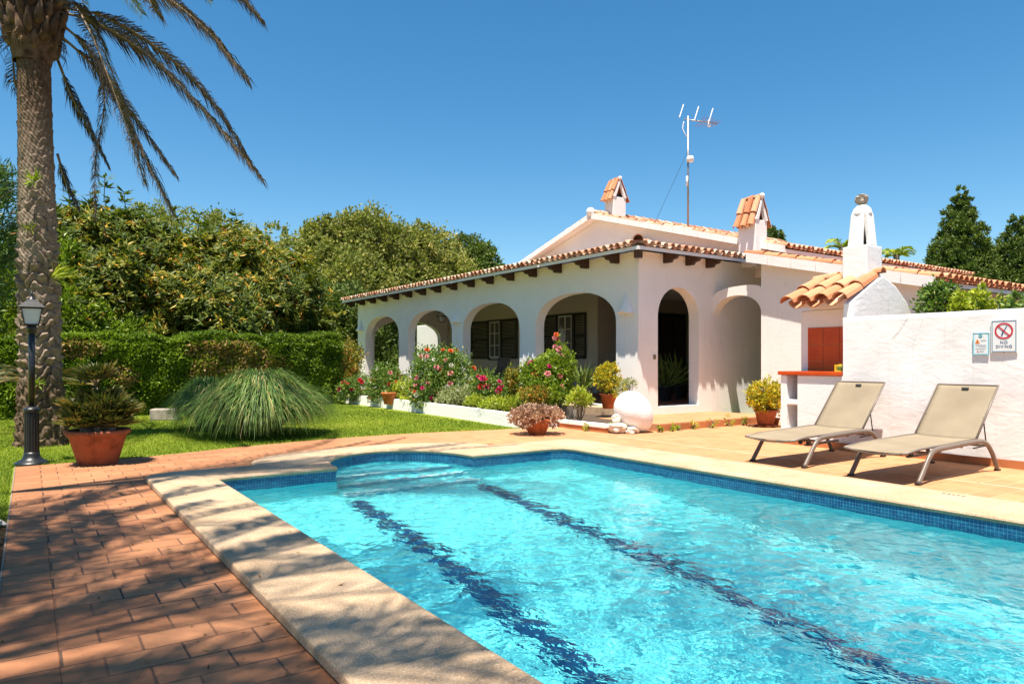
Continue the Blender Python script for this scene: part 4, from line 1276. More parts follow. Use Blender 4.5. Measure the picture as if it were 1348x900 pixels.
bl.rotation_euler = (0, 0, radians(-25))
st = rock((-.28, 6.9, .03), .11, 'pale stone half buried beside the left edge of the paving', 12, (1, 1, .6))

# ------------------------------------------------------------------ tv antenna
an = empty('tv_antenna', (15.3, 13.5, 4.85)); tag(an, 'tall television antenna mast rising from the tiled roof', 'antenna')
mb = MB(); mb.sm = True; mb.tube([(0, 0, 0), (0, 0, 3.32)], .028, 8); mb.build('mast', M['grey_metal'], an)
mb = MB(); mb.box(-.08, .08, -.08, .08, .0, .12); mb.build('mast_foot', M['dark_plastic'], an)
Rv = np.array((cos(YAW), -sin(YAW), 0))    # boom axis of the aerial, crosswise to the view
Bv = np.array((.80, -.52, -.12)); Bv /= np.linalg.norm(Bv)
Ev = np.array((.20, .20, .96)); Ev /= np.linalg.norm(Ev)
Sv = np.cross(Bv, Ev)
c0 = np.array((0, 0, 3.22))
mb = MB(); mb.sm = True; mb.tube([c0 - Bv * .1, c0 + Bv * .85], .018, 6); mb.build('boom', M['grey_metal'], an)
for k, (s_, l_) in enumerate(((-.18, .36), (.18, .36), (.52, .36))):
    mb = MB(); mb.obox(c0 + Bv * (s_) * 1.2 + Ev * .18 + Sv * (.1), Ev + Bv * .28, Sv, Bv, .22, .02, .012); mb.build('reflector', M['white_plastic'], an)
for k in range(7):
    mb = MB(); p = c0 + Bv * (.28 + .08 * k); l_ = .26 - .02 * k
    mb.tube([p - Sv * l_ - Ev * .02, p + Sv * l_ + Bv * .12], .006, 5); mb.build('element', M['red_antenna'], an)
mb = MB(); mb.obox(c0 + Bv * .6 - Ev * .03, Bv, Ev, Sv, .03, .10, .03); mb.build('junction_box', M['white_plastic'], an)
mb = MB(); mb.sm = True; mb.tube(catmull([(-.12, .05, 3.15), (-.16, .05, 2.95), (-.10, 0, 2.78), (0, 0, 2.70)], 5), .012, 6); mb.build('cable', M['white_plastic'], an)
mb = MB(); mb.sm = True; mb.lathe([(.001, 2.02), (.09, 2.03), (.11, 2.10), (.08, 2.18), (.001, 2.20)], 14, (.03, -.05, 0), False); mb.build('amplifier', M['white_plastic'], an)
mb = MB(); mb.sm = True; mb.tube([(-.04, 0, 1.35), (-.04, 0, 1.62)], .03, 8); mb.build('splitter', M['white_plastic'], an)
mb = MB(); mb.tube([(0, 0, 2.35), (-.75, .6, .25)], .006, 4); mb.build('guy_wire', M['dark_plastic'], an)

# ------------------------------------------------------------------ veranda furniture
cw = empty('garden_chair', (12.6, 19.2, FL)); cw.rotation_euler = (0, 0, radians(200)); tag(cw, 'dark slatted garden chair under the second arch of the veranda', 'chair')
wd = simple('grey_teak', (.11, .09, .075), .7, nz=.3, nscale=20)
mb = MB()
for k in range(6): mb.obox((-.25 + k * .10, 0, .40), (1, 0, 0), (0, 1, 0), (0, 0, 1), .04, .26, .011)
mb.build('seat', wd, cw)
mb = MB()
for k in range(6): mb.obox((-.33, -.22 + k * .088, .75), (0, 1, 0), (.25, 0, -1), (1, 0, .25), .032, .36, .01)
mb.build('backrest', wd, cw)
for x in (-.27, .27):
    for y in (-.27, .27):
        mb = MB(); mb.box(x - .025, x + .025, y - .025, y + .025, 0, .64 if x > 0 else .62); mb.build('leg', wd, cw)
for y in (-.27, .27):
    mb = MB(); mb.box(-.32, .32, y - .04, y + .04, .641, .665); mb.build('armrest', wd, cw)
tb = empty('garden_table', (11.9, 20.4, FL)); tag(tb, 'low round dark table beside the slatted chair on the veranda', 'table')
mb = MB(); mb.lathe([(.40, .62), (.42, .63), (.42, .65), (.40, .66)], 24); mb.build('tabletop', wd, tb)
for k in range(4):
    mb = MB(); a = pi / 4 + k * pi / 2; mb.tube([(.30 * cos(a), .30 * sin(a), .62), (.36 * cos(a), .36 * sin(a), 0)], .02, 6); mb.build('leg', wd, tb)
wbx = empty('white_planter_box', (15.3, 15.2, FL)); tag(wbx, 'white box planter with dark leaves seen through the entrance arch', 'planter')
mb = MB(); mb.box(-.45, .45, -.2, .2, 0, .45); mb.build('box', simple('grey_white_paint', (.45, .44, .42), .6), wbx, bevel=.01)
hl = empty('hanging_lantern', (11.5, 20.9, 3.39)); tag(hl, 'black wrought iron lantern hanging from the veranda ceiling behind the second arch', 'lamp')
mb = MB(); mb.tube([(0, 0, 0), (0, 0, -.42)], .008, 5); mb.build('chain', M['black_metal'], hl)
mb = MB()
for k in range(6):
    a = k * pi / 3
    mb.tube(catmull([(0, 0, -.42), (.14 * cos(a), .14 * sin(a), -.50), (.20 * cos(a), .20 * sin(a), -.62), (.10 * cos(a), .10 * sin(a), -.80)], 3), .008, 4)
mb.lathe([(.10, -.82), (.10, -.80)], 10); mb.lathe([(.20, -.62), (.21, -.60)], 12)
mb.build('iron_frame', M['black_metal'], hl)
mb = MB(); mb.sm = True; mb.lathe([(.05, -.78), (.08, -.66), (.05, -.56)], 10); mb.build('glass', g, hl)
# ------------------------------------------------------------------ vegetation helpers
FW = np.array((sin(YAW), cos(YAW))); RT = np.array((cos(YAW), -sin(YAW)))
def W(px, d):
    """ground point on the bearing px (picture column) at distance d"""
    k = (px - 674) / 925.
    p = d * FW + k * d * RT
    return float(p[0]), float(p[1])
def unit(a): return a / (np.linalg.norm(a, axis=-1, keepdims=True) + 1e-9)
def leaf_quads(P, D, L, Wd, rg, curl=.15, nref=None):
    n = len(P)
    L = np.broadcast_to(L, (n,))[:, None]; Wd = np.broadcast_to(Wd, (n,))[:, None]
    D = unit(D); rnd = rg.normal(size=(n, 3)) if nref is None else nref + rg.normal(size=(n, 3)) * .35
    Sd = unit(np.cross(D, rnd)); Nn = np.cross(D, Sd)
    a = P; b = P + D * L * .5 + Sd * Wd * .5 + Nn * L * curl * .5; c = P + D * L - Nn * L * curl * .3; d = P + D * L * .5 - Sd * Wd * .5 + Nn * L * curl * .5
    V = np.stack([a, b, c, d], 1).reshape(-1, 3)
    F_ = np.arange(4 * n).reshape(n, 4)
    return V, F_
def shell_points(lobes, n, rg, clump=18, sig=.28, inner=.25, zmin=None):
    """points gathered in clumps on the uneven shells of several ellipsoid lobes"""
    lobes = np.array(lobes, float)  # cx,cy,cz,rx,ry,rz
    wt = (lobes[:, 3] * lobes[:, 4] + lobes[:, 3] * lobes[:, 5] + lobes[:, 4] * lobes[:, 5]); wt /= wt.sum()
    nc = max(4, n // clump)
    li = rg.choice(len(lobes), nc, p=wt); lb = lobes[li]
    dr = unit(rg.normal(size=(nc, 3)))
    rr = np.where(rg.random(nc) < inner, rg.uniform(.45, .85, nc), rg.normal(1, .07, nc))
    bumpy = 1 + .10 * np.sin(dr[:, 0] * 5 + li) + .10 * np.sin(dr[:, 1] * 7 + dr[:, 2] * 6 + li * 2)
    C_ = lb[:, :3] + dr * lb[:, 3:] * (rr * bumpy)[:, None]
    # clumps well inside another lobe are useless: push the count outwards
    idx = np.repeat(np.arange(nc), clump)[:n]
    P = C_[idx] + rg.normal(size=(len(idx), 3)) * (lb[idx, 3:].mean(1) * sig * .5)[:, None]
    O = unit(dr[idx] + rg.normal(size=(len(idx), 3)) * .25)
    cv = rg.random(nc)[idx]
    if zmin is not None:
        ok = P[:, 2] > zmin; P, O, cv = P[ok], O[ok], cv[ok]
    return P, O, cv
def foliage(name, lobes, n, L, Wd, mat, parent, seed, up=.2, rand=.9, clump=18, sig=.28, inner=.25, zmin=.02, varmix=.5, brown=None):
    rg = np.random.default_rng(seed)
    P, O, cv = shell_points(lobes, n, rg, clump, sig, inner, zmin)
    D = O + rg.normal(size=P.shape) * rand + np.array((0, 0, up))
    m = len(P)
    V, F_ = leaf_quads(P, D, L * rg.uniform(.7, 1.3, m), Wd * rg.uniform(.7, 1.3, m), rg)
    var = np.clip(cv * varmix + rg.random(m) * (1 - varmix), 0, 1)
    if brown is not None: var = brown(P, var, rg)
    return mesh_np(name, V, F_, mat, parent, var=var)
def whorls(name, lobes, n, per, L, Wd, mat, parent, seed, inner=.3, zmin=.1):
    """shoots ending in a rosette of long leaves"""
    rg = np.random.default_rng(seed)
    P, O, cv = shell_points(lobes, n, rg, 16, .30, inner, zmin)
    ax = unit(O + np.array((0, 0, .9)) + rg.normal(size=P.shape) * .35)
    m = len(P)
    Pi = np.repeat(P, per, 0); A = np.repeat(ax, per, 0)
    ref = unit(rg.normal(size=(m * per, 3))); side = unit(np.cross(A, ref))
    el = rg.uniform(-.25, .75, m * per)[:, None]
    D = side + A * el
    base = Pi - A * rg.uniform(0, L * .5, m * per)[:, None]
    V, F_ = leaf_quads(base, D, L * rg.uniform(.7, 1.25, m * per), Wd * rg.uniform(.8, 1.2, m * per), rg, .12, nref=A)
    # mostly green with single yellow or orange leaves on some shoots
    var = np.clip(rg.random(m * per) * .42 + np.repeat(cv, per) ** 1.6 * .42, 0, .80)
    old = rg.random(m * per) < .10 * np.repeat(cv > .45, per) + .01
    var[old] = rg.uniform(.82, 1, old.sum())
    return mesh_np(name, V, F_, mat, parent, var=var)
def branches(name, base, tips, r0, parent, mat, seed=0, trunk_h=.35):
    rg = np.random.default_rng(seed); mb = MB(); mb.sm = True
    b = np.array(base, float); top = np.array(tips).mean(0); fork = b + (top - b) * trunk_h
    mb.tube(catmull([b, (b + fork) / 2 + rg.normal(size=3) * .05, fork], 3), list(np.linspace(r0, r0 * .7, 7)), 8)
    for t in tips:
        t = np.array(t, float); m_ = (fork + t) / 2 + rg.normal(size=3) * .12 * np.linalg.norm(t - fork) * .5
        pts = catmull([fork, m_, t], 4)
        mb.tube(pts, list(np.linspace(r0 * .6, r0 * .12, len(pts))), 6)
        for q in range(3):
            s_ = pts[rg.integers(3, len(pts) - 1)]; e_ = s_ + rg.normal(size=3) * np.linalg.norm(t - fork) * .22
            mb.tube([s_, e_], [r0 * .2, r0 * .06], 5)
    return mb.build(name, mat, parent)

G = lambda *s: list(s)
M['leaf_mag'] = leaf_mat('glossy_large_leaf', [(0, (.025, .048, .008)), (.35, (.070, .108, .014)), (.62, (.16, .175, .022)), (.78, (.27, .25, .04)), (.86, (.36, .30, .04)), (.95, (.46, .24, .03)), (1, (.30, .10, .03))], .5, .3, .3, gain=1.35)
M['leaf_bright'] = leaf_mat('fresh_green_leaf', [(0, (.045, .085, .01)), (.5, (.10, .165, .017)), (1, (.20, .26, .035))], .4, .35)
M['leaf_hedge'] = leaf_mat('hedge_leaf', [(0, (.035, .065, .008)), (.45, (.085, .14, .014)), (.8, (.15, .21, .025)), (.86, (.16, .13, .06)), (1, (.26, .17, .10))], .45, .35, .3, gain=1.85)
M['leaf_oak'] = leaf_mat('holm_oak_leaf', [(0, (.055, .08, .02)), (.4, (.115, .14, .042)), (.8, (.19, .20, .065)), (1, (.26, .235, .09))], .6, .3, .2, gain=1.7)
M['leaf_dark'] = leaf_mat('dark_evergreen_leaf', [(0, (.03, .055, .014)), (.5, (.06, .10, .022)), (1, (.12, .155, .035))], .55, .22, .3)
M['leaf_oleander'] = leaf_mat('oleander_leaf', [(0, (.02, .05, .018)), (.6, (.05, .10, .03)), (.93, (.10, .14, .04)), (1, (.35, .12, .08))], .4, .25)
M['leaf_rose'] = leaf_mat('rose_leaf', [(0, (.025, .06, .015)), (.4, (.06, .12, .03)), (.75, (.12, .19, .04)), (.93, (.25, .26, .06)), (1, (.30, .14, .05))], .4, .3)
M['leaf_grey'] = leaf_mat('grey_green_leaf', [(0, (.09, .12, .06)), (.5, (.17, .21, .11)), (1, (.32, .34, .22))], .5, .3)
M['leaf_yellow'] = leaf_mat('yellow_green_succulent', [(0, (.08, .12, .012)), (.5, (.24, .24, .02)), (.8, (.40, .32, .02)), (1, (.50, .22, .02))], .4, .25)
M['leaf_lime'] = leaf_mat('lime_green_leaf', [(0, (.08, .14, .012)), (.6, (.22, .28, .03)), (1, (.35, .38, .06))], .4, .3)
M['leaf_mauve'] = leaf_mat('mauve_succulent', [(0, (.13, .08, .065)), (.5, (.25, .165, .14)), (1, (.38, .29, .24))], .5, .15)
M['leaf_autumn'] = leaf_mat('rust_and_yellow_leaf', [(0, (.04, .07, .012)), (.4, (.09, .12, .02)), (.65, (.20, .18, .03)), (.85, (.35, .15, .04)), (1, (.25, .06, .03))], .5, .3)
M['blade'] = leaf_mat('pampas_blade', [(0, (.03, .075, .02)), (.5, (.07, .145, .035)), (.88, (.15, .22, .07)), (.95, (.30, .28, .13)), (1, (.36, .30, .17))], .5, .3, .3, gain=1.45)
M['lawn_blade'] = leaf_mat('lawn_blade', [(0, (.05, .10, .010)), (.5, (.125, .20, .018)), (.85, (.21, .27, .03)), (1, (.32, .30, .08))], .6, .35, .2, gain=1.25)
M['frond'] = leaf_mat('dry_palm_leaflet', [(0, (.035, .033, .027)), (.5, (.075, .066, .052)), (.85, (.13, .105, .08)), (1, (.23, .14, .09))], .5, .08, .4, gain=1)
M['frond_green'] = leaf_mat('green_palm_leaflet', [(0, (.03, .06, .015)), (.6, (.08, .12, .03)), (1, (.20, .20, .05))], .4, .2, .5)
M['fan'] = leaf_mat('fan_palm_leaflet', [(0, (.03, .05, .018)), (.5, (.07, .09, .028)), (.85, (.17, .14, .04)), (1, (.28, .17, .07))], .5, .2, .3, gain=1.2)
M['rachis'] = simple('palm_stalk', (.22, .15, .07), .6, nz=.3)
M['stem'] = simple('green_brown_stem', (.10, .08, .04), .8, nz=.3)

# ------------------------------------------------------------------ palms
def frond(parent, pts, mat, seed, Lf=.42, n=80, wid=.020, droop=.9, start=.16, green=False, r=.022):
    """arched stalk with hanging narrow leaflets on both sides"""
    rg = np.random.default_rng(seed)
    C_ = np.array(catmull(pts, 12)); m = len(C_)
    mb = MB(); mb.sm = True; mb.tube(list(C_[::3]) + [C_[-1]], list(np.linspace(r, .004, len(C_[::3]) + 1)), 5, 1.3)
    fr = mb.build('frond', M['rachis'], parent)
    t = np.linspace(start, .995, n) * (m - 1); i0 = np.clip(t.astype(int), 0, m - 2); f = (t - i0)[:, None]
    P = C_[i0] * (1 - f) + C_[i0 + 1] * f; T = unit(C_[i0 + 1] - C_[i0])
    side = unit(np.cross(T, np.array((0, 0, 1.0)) + rg.normal(size=T.shape) * .05))
    Vs, Fs, vr = [], [], []; b = 0
    tt = np.linspace(0, 1, n)
    prof = np.clip(np.minimum(tt * 5 + .35, 1.0) * (1.0 - .62 * tt ** 2.2), .15, 1)
    for sg_ in (-1, 1):
        L = Lf * prof * rg.uniform(.8, 1.15, n)
        D0 = unit(T * .75 + side * sg_ * .8 + np.array((0, 0, .10)) + rg.normal(size=T.shape) * .10)
        D1 = unit(D0 * (1 - droop * .55) + np.array((0, 0, -1.0)) * droop + T * .40 + rg.normal(size=T.shape) * .12)
        mid = P + D0 * (L * .42)[:, None]; tip = mid + D1 * (L * .58)[:, None]
        up_ = unit(np.cross(D0, side * sg_) + T * .6)
        w_ = (wid * rg.uniform(.7, 1.2, n))[:, None]
        V = np.stack([P - up_ * w_ * .35, P + up_ * w_ * .35, mid + up_ * w_ * .5, mid - up_ * w_ * .5, tip], 1)
        for q in range(n):
            pass
        idx = np.arange(n)[:, None] * 5 + b
        Fs.append(np.concatenate([idx + np.array([[0, 1, 2, 3]]), idx + np.array([[3, 2, 4, 4]])], 0))
        Vs.append(V.reshape(-1, 3)); b += 5 * n
        v_ = rg.random(n); vr.append(np.concatenate([v_, v_]))
    V = np.concatenate(Vs); F_ = np.concatenate(Fs); vr = np.concatenate(vr)
    # split quads and triangles: triangles as 3-gons
    tri = F_[:, 2] == F_[:, 3]; tri = F_[:, 3] == F_[:, 2]
    tri_f = F_[tri][:, :3]; qd = F_[~tri]
    q2 = np.concatenate([qd[:, [0, 1, 2]], qd[:, [0, 2, 3]]]); fall = np.concatenate([q2, tri_f])
    va = np.concatenate([vr[~tri], vr[~tri], vr[tri]])
    mesh_np('leaflets', V, fall, mat, fr, var=va)
    return fr
def palm_trunk(parent, H, seed, rbase=.36, rtop=.245, ztrans=1.15):
    nu, nv = 120, 520
    a = np.linspace(0, 2 * pi, nu, endpoint=False); z = np.linspace(-.05, H, nv)
    A, Zz = np.meshgrid(a, z)
    base = rtop + (rbase - rtop) * np.exp(-np.clip(Zz, 0, 99) / .9) + .04 * np.exp(-((Zz - 2.6) / 1.6) ** 2)
    rg = np.random.default_rng(seed)
    # leaf-base scars: offset rows of rounded lozenges
    kz = 9.0; ka = 9
    kz = 7.0; zz = Zz * kz + .35 * np.sin(A * 3 + Zz) + .28 * np.sin(5 * A - Zz * 2) + .16 * np.sin(11 * A + Zz * 5)
    row = np.floor(zz); fz = zz - row
    ua = A / (2 * pi) * ka + .5 * (row % 2); fa = ua - np.floor(ua)
    scar = (1 - np.abs(2 * fa - 1) ** 1.5 * .9) * fz ** .8 * (1 - np.clip((fz - .82) / .18, 0, 1))
    big = np.clip((4.1 - Zz) / 1.2, 0, 1)
    hid = (np.floor(ua) * 12.9898 + row * 78.233); rnd = np.abs(np.sin(hid) * 43758.5453) % 1
    amp = (.022 + .075 * big) * (.15 + 1.5 * rnd)
    Rr = base + amp * (scar - .4) + .006 * np.sin(A * 23 + Zz * 31) * np.sin(Zz * 57)
    # fibrous root skirt
    sk = np.clip((ztrans - Zz) / .35, 0, 1)
    rough = sum(rg.uniform(.3, 1) * np.sin(rg.integers(6, 30) * A + rg.uniform(-40, 40) * Zz + rg.uniform(0, 6)) for _ in range(14)) / 14
    Rr = Rr * (1 - sk) + sk * (base * .92 + .02 + .13 * rough + .05 * scar)
    bend = -.022 * Zz + .06
    Rr = Rr * (.93 - .03 * np.clip(Zz / 6, 0, 1))
    V = np.stack([Rr * np.cos(A) + bend * RT[0], Rr * np.sin(A) + bend * RT[1], Zz], -1).reshape(-1, 3)
    I = np.arange(nu * nv).reshape(nv, nu); J = np.roll(I, -1, 1)
    Fc = np.stack([I[:-1], J[:-1], J[1:], I[1:]], -1).reshape(-1, 4)
    zc_ = V[Fc, 2].mean(1)
    o = mesh_np('trunk', V, Fc, M['palm_trunk'], parent, smooth=False)
    return o
def palm_trunk_mat():
    m, nt, b = new_mat('palm_trunk_bark')
    v = coords(nt)
    c = ramp(nt, noise(nt, coords(nt, (1, 1, 2)), 9, 6, .7), [(.3, (.13, .095, .065)), (.55, (.25, .19, .14)), (.75, (.37, .29, .22))])
    sep = N(nt, 'ShaderNodeSeparateXYZ'); nt.links.new(v, sep.inputs[0])
    mr = N(nt, 'ShaderNodeMapRange'); mr.inputs[1].default_value = .9; mr.inputs[2].default_value = 1.35; mr.inputs[3].default_value = 1; mr.inputs[4].default_value = 0
    nt.links.new(sep.outputs['Z'], mr.inputs[0])
    c = mix(nt, mr.outputs[0], c, ramp(nt, noise(nt, v, 25, 5, .7), [(.35, (.05, .032, .02)), (.7, (.20, .14, .09))]))
    mr2 = N(nt, 'ShaderNodeMapRange'); mr2.inputs[1].default_value = 4.0; mr2.inputs[2].default_value = 5.4
    nt.links.new(sep.outputs['Z'], mr2.inputs[0])
    c = mix(nt, mr2.outputs[0], c, ramp(nt, noise(nt, v, 20, 5, .7), [(.35, (.075, .045, .028)), (.7, (.19, .13, .085))]))
    nt.links.new(c, b.inputs['Base Color']); b.inputs['Roughness'].default_value = .95; b.inputs['Specular IOR Level'].default_value = .1
    bump(nt, b, noise(nt, coords(nt, (1, 1, .25)), 60, 4), .6, .01)
    return m
M['palm_trunk'] = palm_trunk_mat()
PX_, PY_ = .12, 13.07
M['boots'] = simple('old_leaf_boots', (.13, .085, .055), .95, nz=.6, nscale=9, bmp=.5, bscale=50, spec=.1)
pl = empty('palm_tree', (PX_, PY_, 0)); tag(pl, 'tall date palm with scaly trunk and dry drooping fronds behind the garden lamp', 'palm tree')
palm_trunk(pl, 6.35, 4)
mb = MB(); mb.sm = True   # swollen head of old leaf boots
HX, HY = -.09 * RT[0], -.09 * RT[1]
rg = np.random.default_rng(2)
mb.lathe([(.25, 5.75), (.29, 5.95), (.34, 6.15), (.38, 6.4), (.36, 6.8), (.28, 7.15), (.01, 7.3)], 24, (HX, HY, .12), False)
for k in range(70):
    a = k * 2.399; z = 5.95 + k * .017; r = .29 + .11 * sin(min(1, k / 40) * pi / 2) + rg.normal(0, .02)
    c = np.array((r * cos(a) + HX, r * sin(a) + HY, z + .15)); ax = np.array((cos(a) * .45, sin(a) * .45, .9)); ax /= np.linalg.norm(ax)
    n_ = np.cross(ax, (0, 0, 1)); 
    pts = [c - ax * .14, c - ax * .05, c + ax * .08, c + ax * (.16 + .1 * rg.random())]
    mb.tube(pts, [.03, .065 + .03 * rg.random(), .055, .012], 7)
for k in range(150):   # hanging fibres and dry stubs
    a = rg.uniform(0, 2 * pi); z = rg.uniform(6.05, 6.9); r = .36; c = np.array((r * cos(a) + HX, r * sin(a) + HY, z))
    o_ = np.array((cos(a), sin(a), 0)); l_ = rg.uniform(.1, .28)
    mb.tube([c, c + o_ * .08 + np.array((0, 0, -.3 * l_)), c + o_ * rg.uniform(.02, .10) + np.array((rg.normal(0, .03), rg.normal(0, .03), -l_))], [.008, .006, .002], 4)
mb.build('leaf_boots', M['boots'], pl)
def loc_frond(pts, seed, **kw):
    kw['n'] = int(kw.get('n', 100) * 1.5); kw['wid'] = .015; kw['droop'] = .80; kw['Lf'] = kw['Lf'] * 1.35; pts = [(p[0] - .10, p[1], p[2]) for p in pts]
    """control points as (sideways, depth, height) about the palm axis, metres"""
    P = [(p[0] * RT[0] + p[1] * FW[0], p[0] * RT[1] + p[1] * FW[1], p[2]) for p in pts]
    return frond(pl, P, M['frond'], seed, **kw)
pp = lambda px, py, dep=0: ((px - 50) / 85.3, dep, 1.3 + (474 - py) / 85.3)
loc_frond([pp(75, 8, 0), pp(150, -20, -.3), pp(230, 8, -.5), pp(300, 62, -.6), pp(350, 122, -.6)], 1, Lf=0.55, droop=.62, n=176)
loc_frond([pp(75, 14, 0), pp(125, 22, .2), pp(190, 62, .4), pp(270, 145, .5), pp(336, 224, .5)], 2, Lf=0.53, droop=.62, n=176)
loc_frond([pp(78, 8, 0), pp(130, 5, .5), pp(200, 48, .9), pp(255, 110, 1.1), pp(297, 180, 1.2)], 3, Lf=0.48, droop=.62, n=144)
loc_frond([pp(75, 12, 0), pp(112, 12, -.2), pp(150, 65, -.4), pp(190, 160, -.5), pp(221, 252, -.5)], 4, Lf=0.37, droop=.62, n=160)
loc_frond([pp(76, 22, 0), pp(105, 50, .3), pp(140, 115, .5), pp(172, 195, .6), pp(210, 270, .6)], 5, Lf=0.41, droop=.62, n=160)
loc_frond([pp(76, 38, 0), pp(95, 60, .6), pp(125, 105, 1.0), pp(158, 158, 1.2), pp(185, 200, 1.3)], 6, Lf=0.37, droop=.62, n=112)
loc_frond([pp(108, 12, .2), pp(120, 45, .3), pp(126, 120, .4), pp(114, 200, .4), pp(113, 284, .4)], 7, Lf=0.20, droop=.62, n=128, start=.35, r=.014)
loc_frond([pp(60, 60, .4), pp(70, 105, .6), pp(86, 150, .8), pp(107, 198, .9)], 8, Lf=0.26, droop=.62, n=96)
loc_frond([pp(56, 190, .5), pp(62, 225, .6), pp(75, 262, .7)], 9, Lf=0.22, droop=.62, n=54)
loc_frond([pp(75, 10, 0), pp(150, -60, .1), pp(240, -60, .2), pp(300, -30, .2), pp(343, 14, .2)], 10, Lf=0.53, droop=.62, n=144)
loc_frond([pp(75, 5, 0), pp(140, -25, -.9), pp(210, 0, -1.5), pp(262, 45, -1.8), pp(296, 98, -1.9)], 11, Lf=0.44, droop=.62, n=144)
loc_frond([pp(40, 0, -.4), pp(15, -30, -.8), pp(5, 20, -1.1), pp(14, 80, -1.2), pp(30, 112, -1.2)], 12, Lf=0.31, droop=.62, n=96)
loc_frond([pp(30, 10, 0), pp(0, -20, 0), pp(-60, 30, .1), pp(-120, 130, .2), pp(-150, 240, .2)], 13, Lf=0.44, droop=.62, n=128)
loc_frond([pp(25, 45, .2), pp(8, 60, .3), pp(3, 90, .4), pp(0, 100, .5), pp(22, 165, .5)], 14, Lf=0.24, droop=.62, n=64)
rg = np.random.default_rng(31)
def crown_fronds(parent, c, n, R, zc_, seed, mat, rnd, down=.12, Lf=.5, ns=70):
    rg = np.random.default_rng(seed)
    for k in range(n):
        a = k * 2.399 + rg.normal(0, .15); e = rnd(k, n); L = R * rg.uniform(.85, 1.1)
        d = np.array((cos(a), sin(a)))
        pts = []
        for s_ in (0, .25, .5, .75, 1.0):
            h = e * s_ - (e * .9 + down) * s_ ** 2.1
            pts.append((c[0] + d[0] * L * s_ * (1 - .12 * s_), c[1] + d[1] * L * s_ * (1 - .12 * s_), zc_ + L * h))
        frond(parent, pts, mat, seed * 100 + k, Lf=Lf, n=ns)
crown_fronds(pl, (HX, HY), 26, 3.4, 7.2, 5, M['frond_green'], lambda k, n: .75 + .9 * k / n, down=-.15, ns=60)
def palm_sprig(parent, c, n, L, seed, mat, el=(.5, 1.4), Lf=.22, wid=.018, name='shoot', ns=26):
    rg = np.random.default_rng(seed); out = []
    for k in range(n):
        a = k * 2.399 + rg.normal(0, .3); e = rg.uniform(*el); l_ = L * rg.uniform(.7, 1.1)
        pts = [(c[0] + cos(a) * l_ * s_ * .8, c[1] + sin(a) * l_ * s_ * .8, c[2] + l_ * (e * s_ - e * .8 * s_ * s_)) for s_ in (0, .33, .66, 1)]
        f_ = frond(parent, pts, mat, seed * 31 + k, Lf=Lf, n=ns, wid=wid, droop=.25, start=.12, r=.008); f_.name = name
# bright seedlings growing on the trunk
def tuft(parent, c, n, L, Wd, mat, seed, dirv, spread=.6):
    rg = np.random.default_rng(seed)
    D = np.array(dirv, float) + rg.normal(size=(n, 3)) * spread
    V, F_ = leaf_quads(np.repeat(np.array([c], float), n, 0) + rg.normal(size=(n, 3)) * .02, D, L * rg.uniform(.6, 1.1, n), Wd, rg, .15)
    return mesh_np('seedling', V, F_, mat, parent, var=rg.random(n))
tuft(pl, (-.06, -.30, 4.0), 26, .22, .028, M['leaf_bright'], 4, (-.1, -.5, .6))
tuft(pl, (-.10, -.32, 3.25), 22, .22, .028, M['frond_green'], 6, (-.2, -.5, .3))
tuft(pl, (.16, -.28, 2.55), 26, .42, .028, M['leaf_lime'], 3, (.9, -.3, .5), .4)
tuft(pl, (-.02, -.36, .95), 24, .12, .03, M['leaf_bright'], 8, (0, -.6, .3))

# palms to the left of the picture, whose shade falls over paving and coping
def side_palm(x, y, H, label, n, R, seed, e0, e1, az=None, dk=.5):
    t = empty('palm_tree', (x, y, 0)); tag(t, label, 'palm tree', 'palms left of the view')
    palm_trunk(t, H, seed)
    rg = np.random.default_rng(seed)
    for k in range(n):
        f = k / n
        a = k * 2.399 + rg.normal(0, .15) if az is None else az[0] + (az[1] - az[0]) * rg.random()
        e = e0 + (e1 - e0) * f; L = R * rg.uniform(.8, 1.1); d = np.array((cos(a), sin(a))); tw = rg.normal(0, .25)
        pts = []
        for s_ in (0, .25, .5, .75, 1.0):
            h = e * s_ - (e * .9 + dk) * s_ ** 2.1
            dd = np.array((cos(a + tw * s_), sin(a + tw * s_)))
            pts.append((dd[0] * L * s_, dd[1] * L * s_, H + .2 + L * h))
        frond(t, pts, M['frond_green'], seed * 100 + k, Lf=.60, n=90, wid=.032, droop=.55)
side_palm(-3.3, 1.9, 9.0, 'date palm standing left of the view whose fronds shade the near paving', 84, 5.0, 9, -.15, 1.0)
side_palm(-3.9, 4.6, 8.6, 'date palm standing left of the view whose fronds shade the middle of the paving', 20, 4.8, 14, .0, .9, None, .3)
side_palm(-2.6, 6.75, 9.0, 'date palm standing left of the view whose long fronds reach over the far paving', 16, 6.0, 15, .30, .7, (-.20, .10), .16)

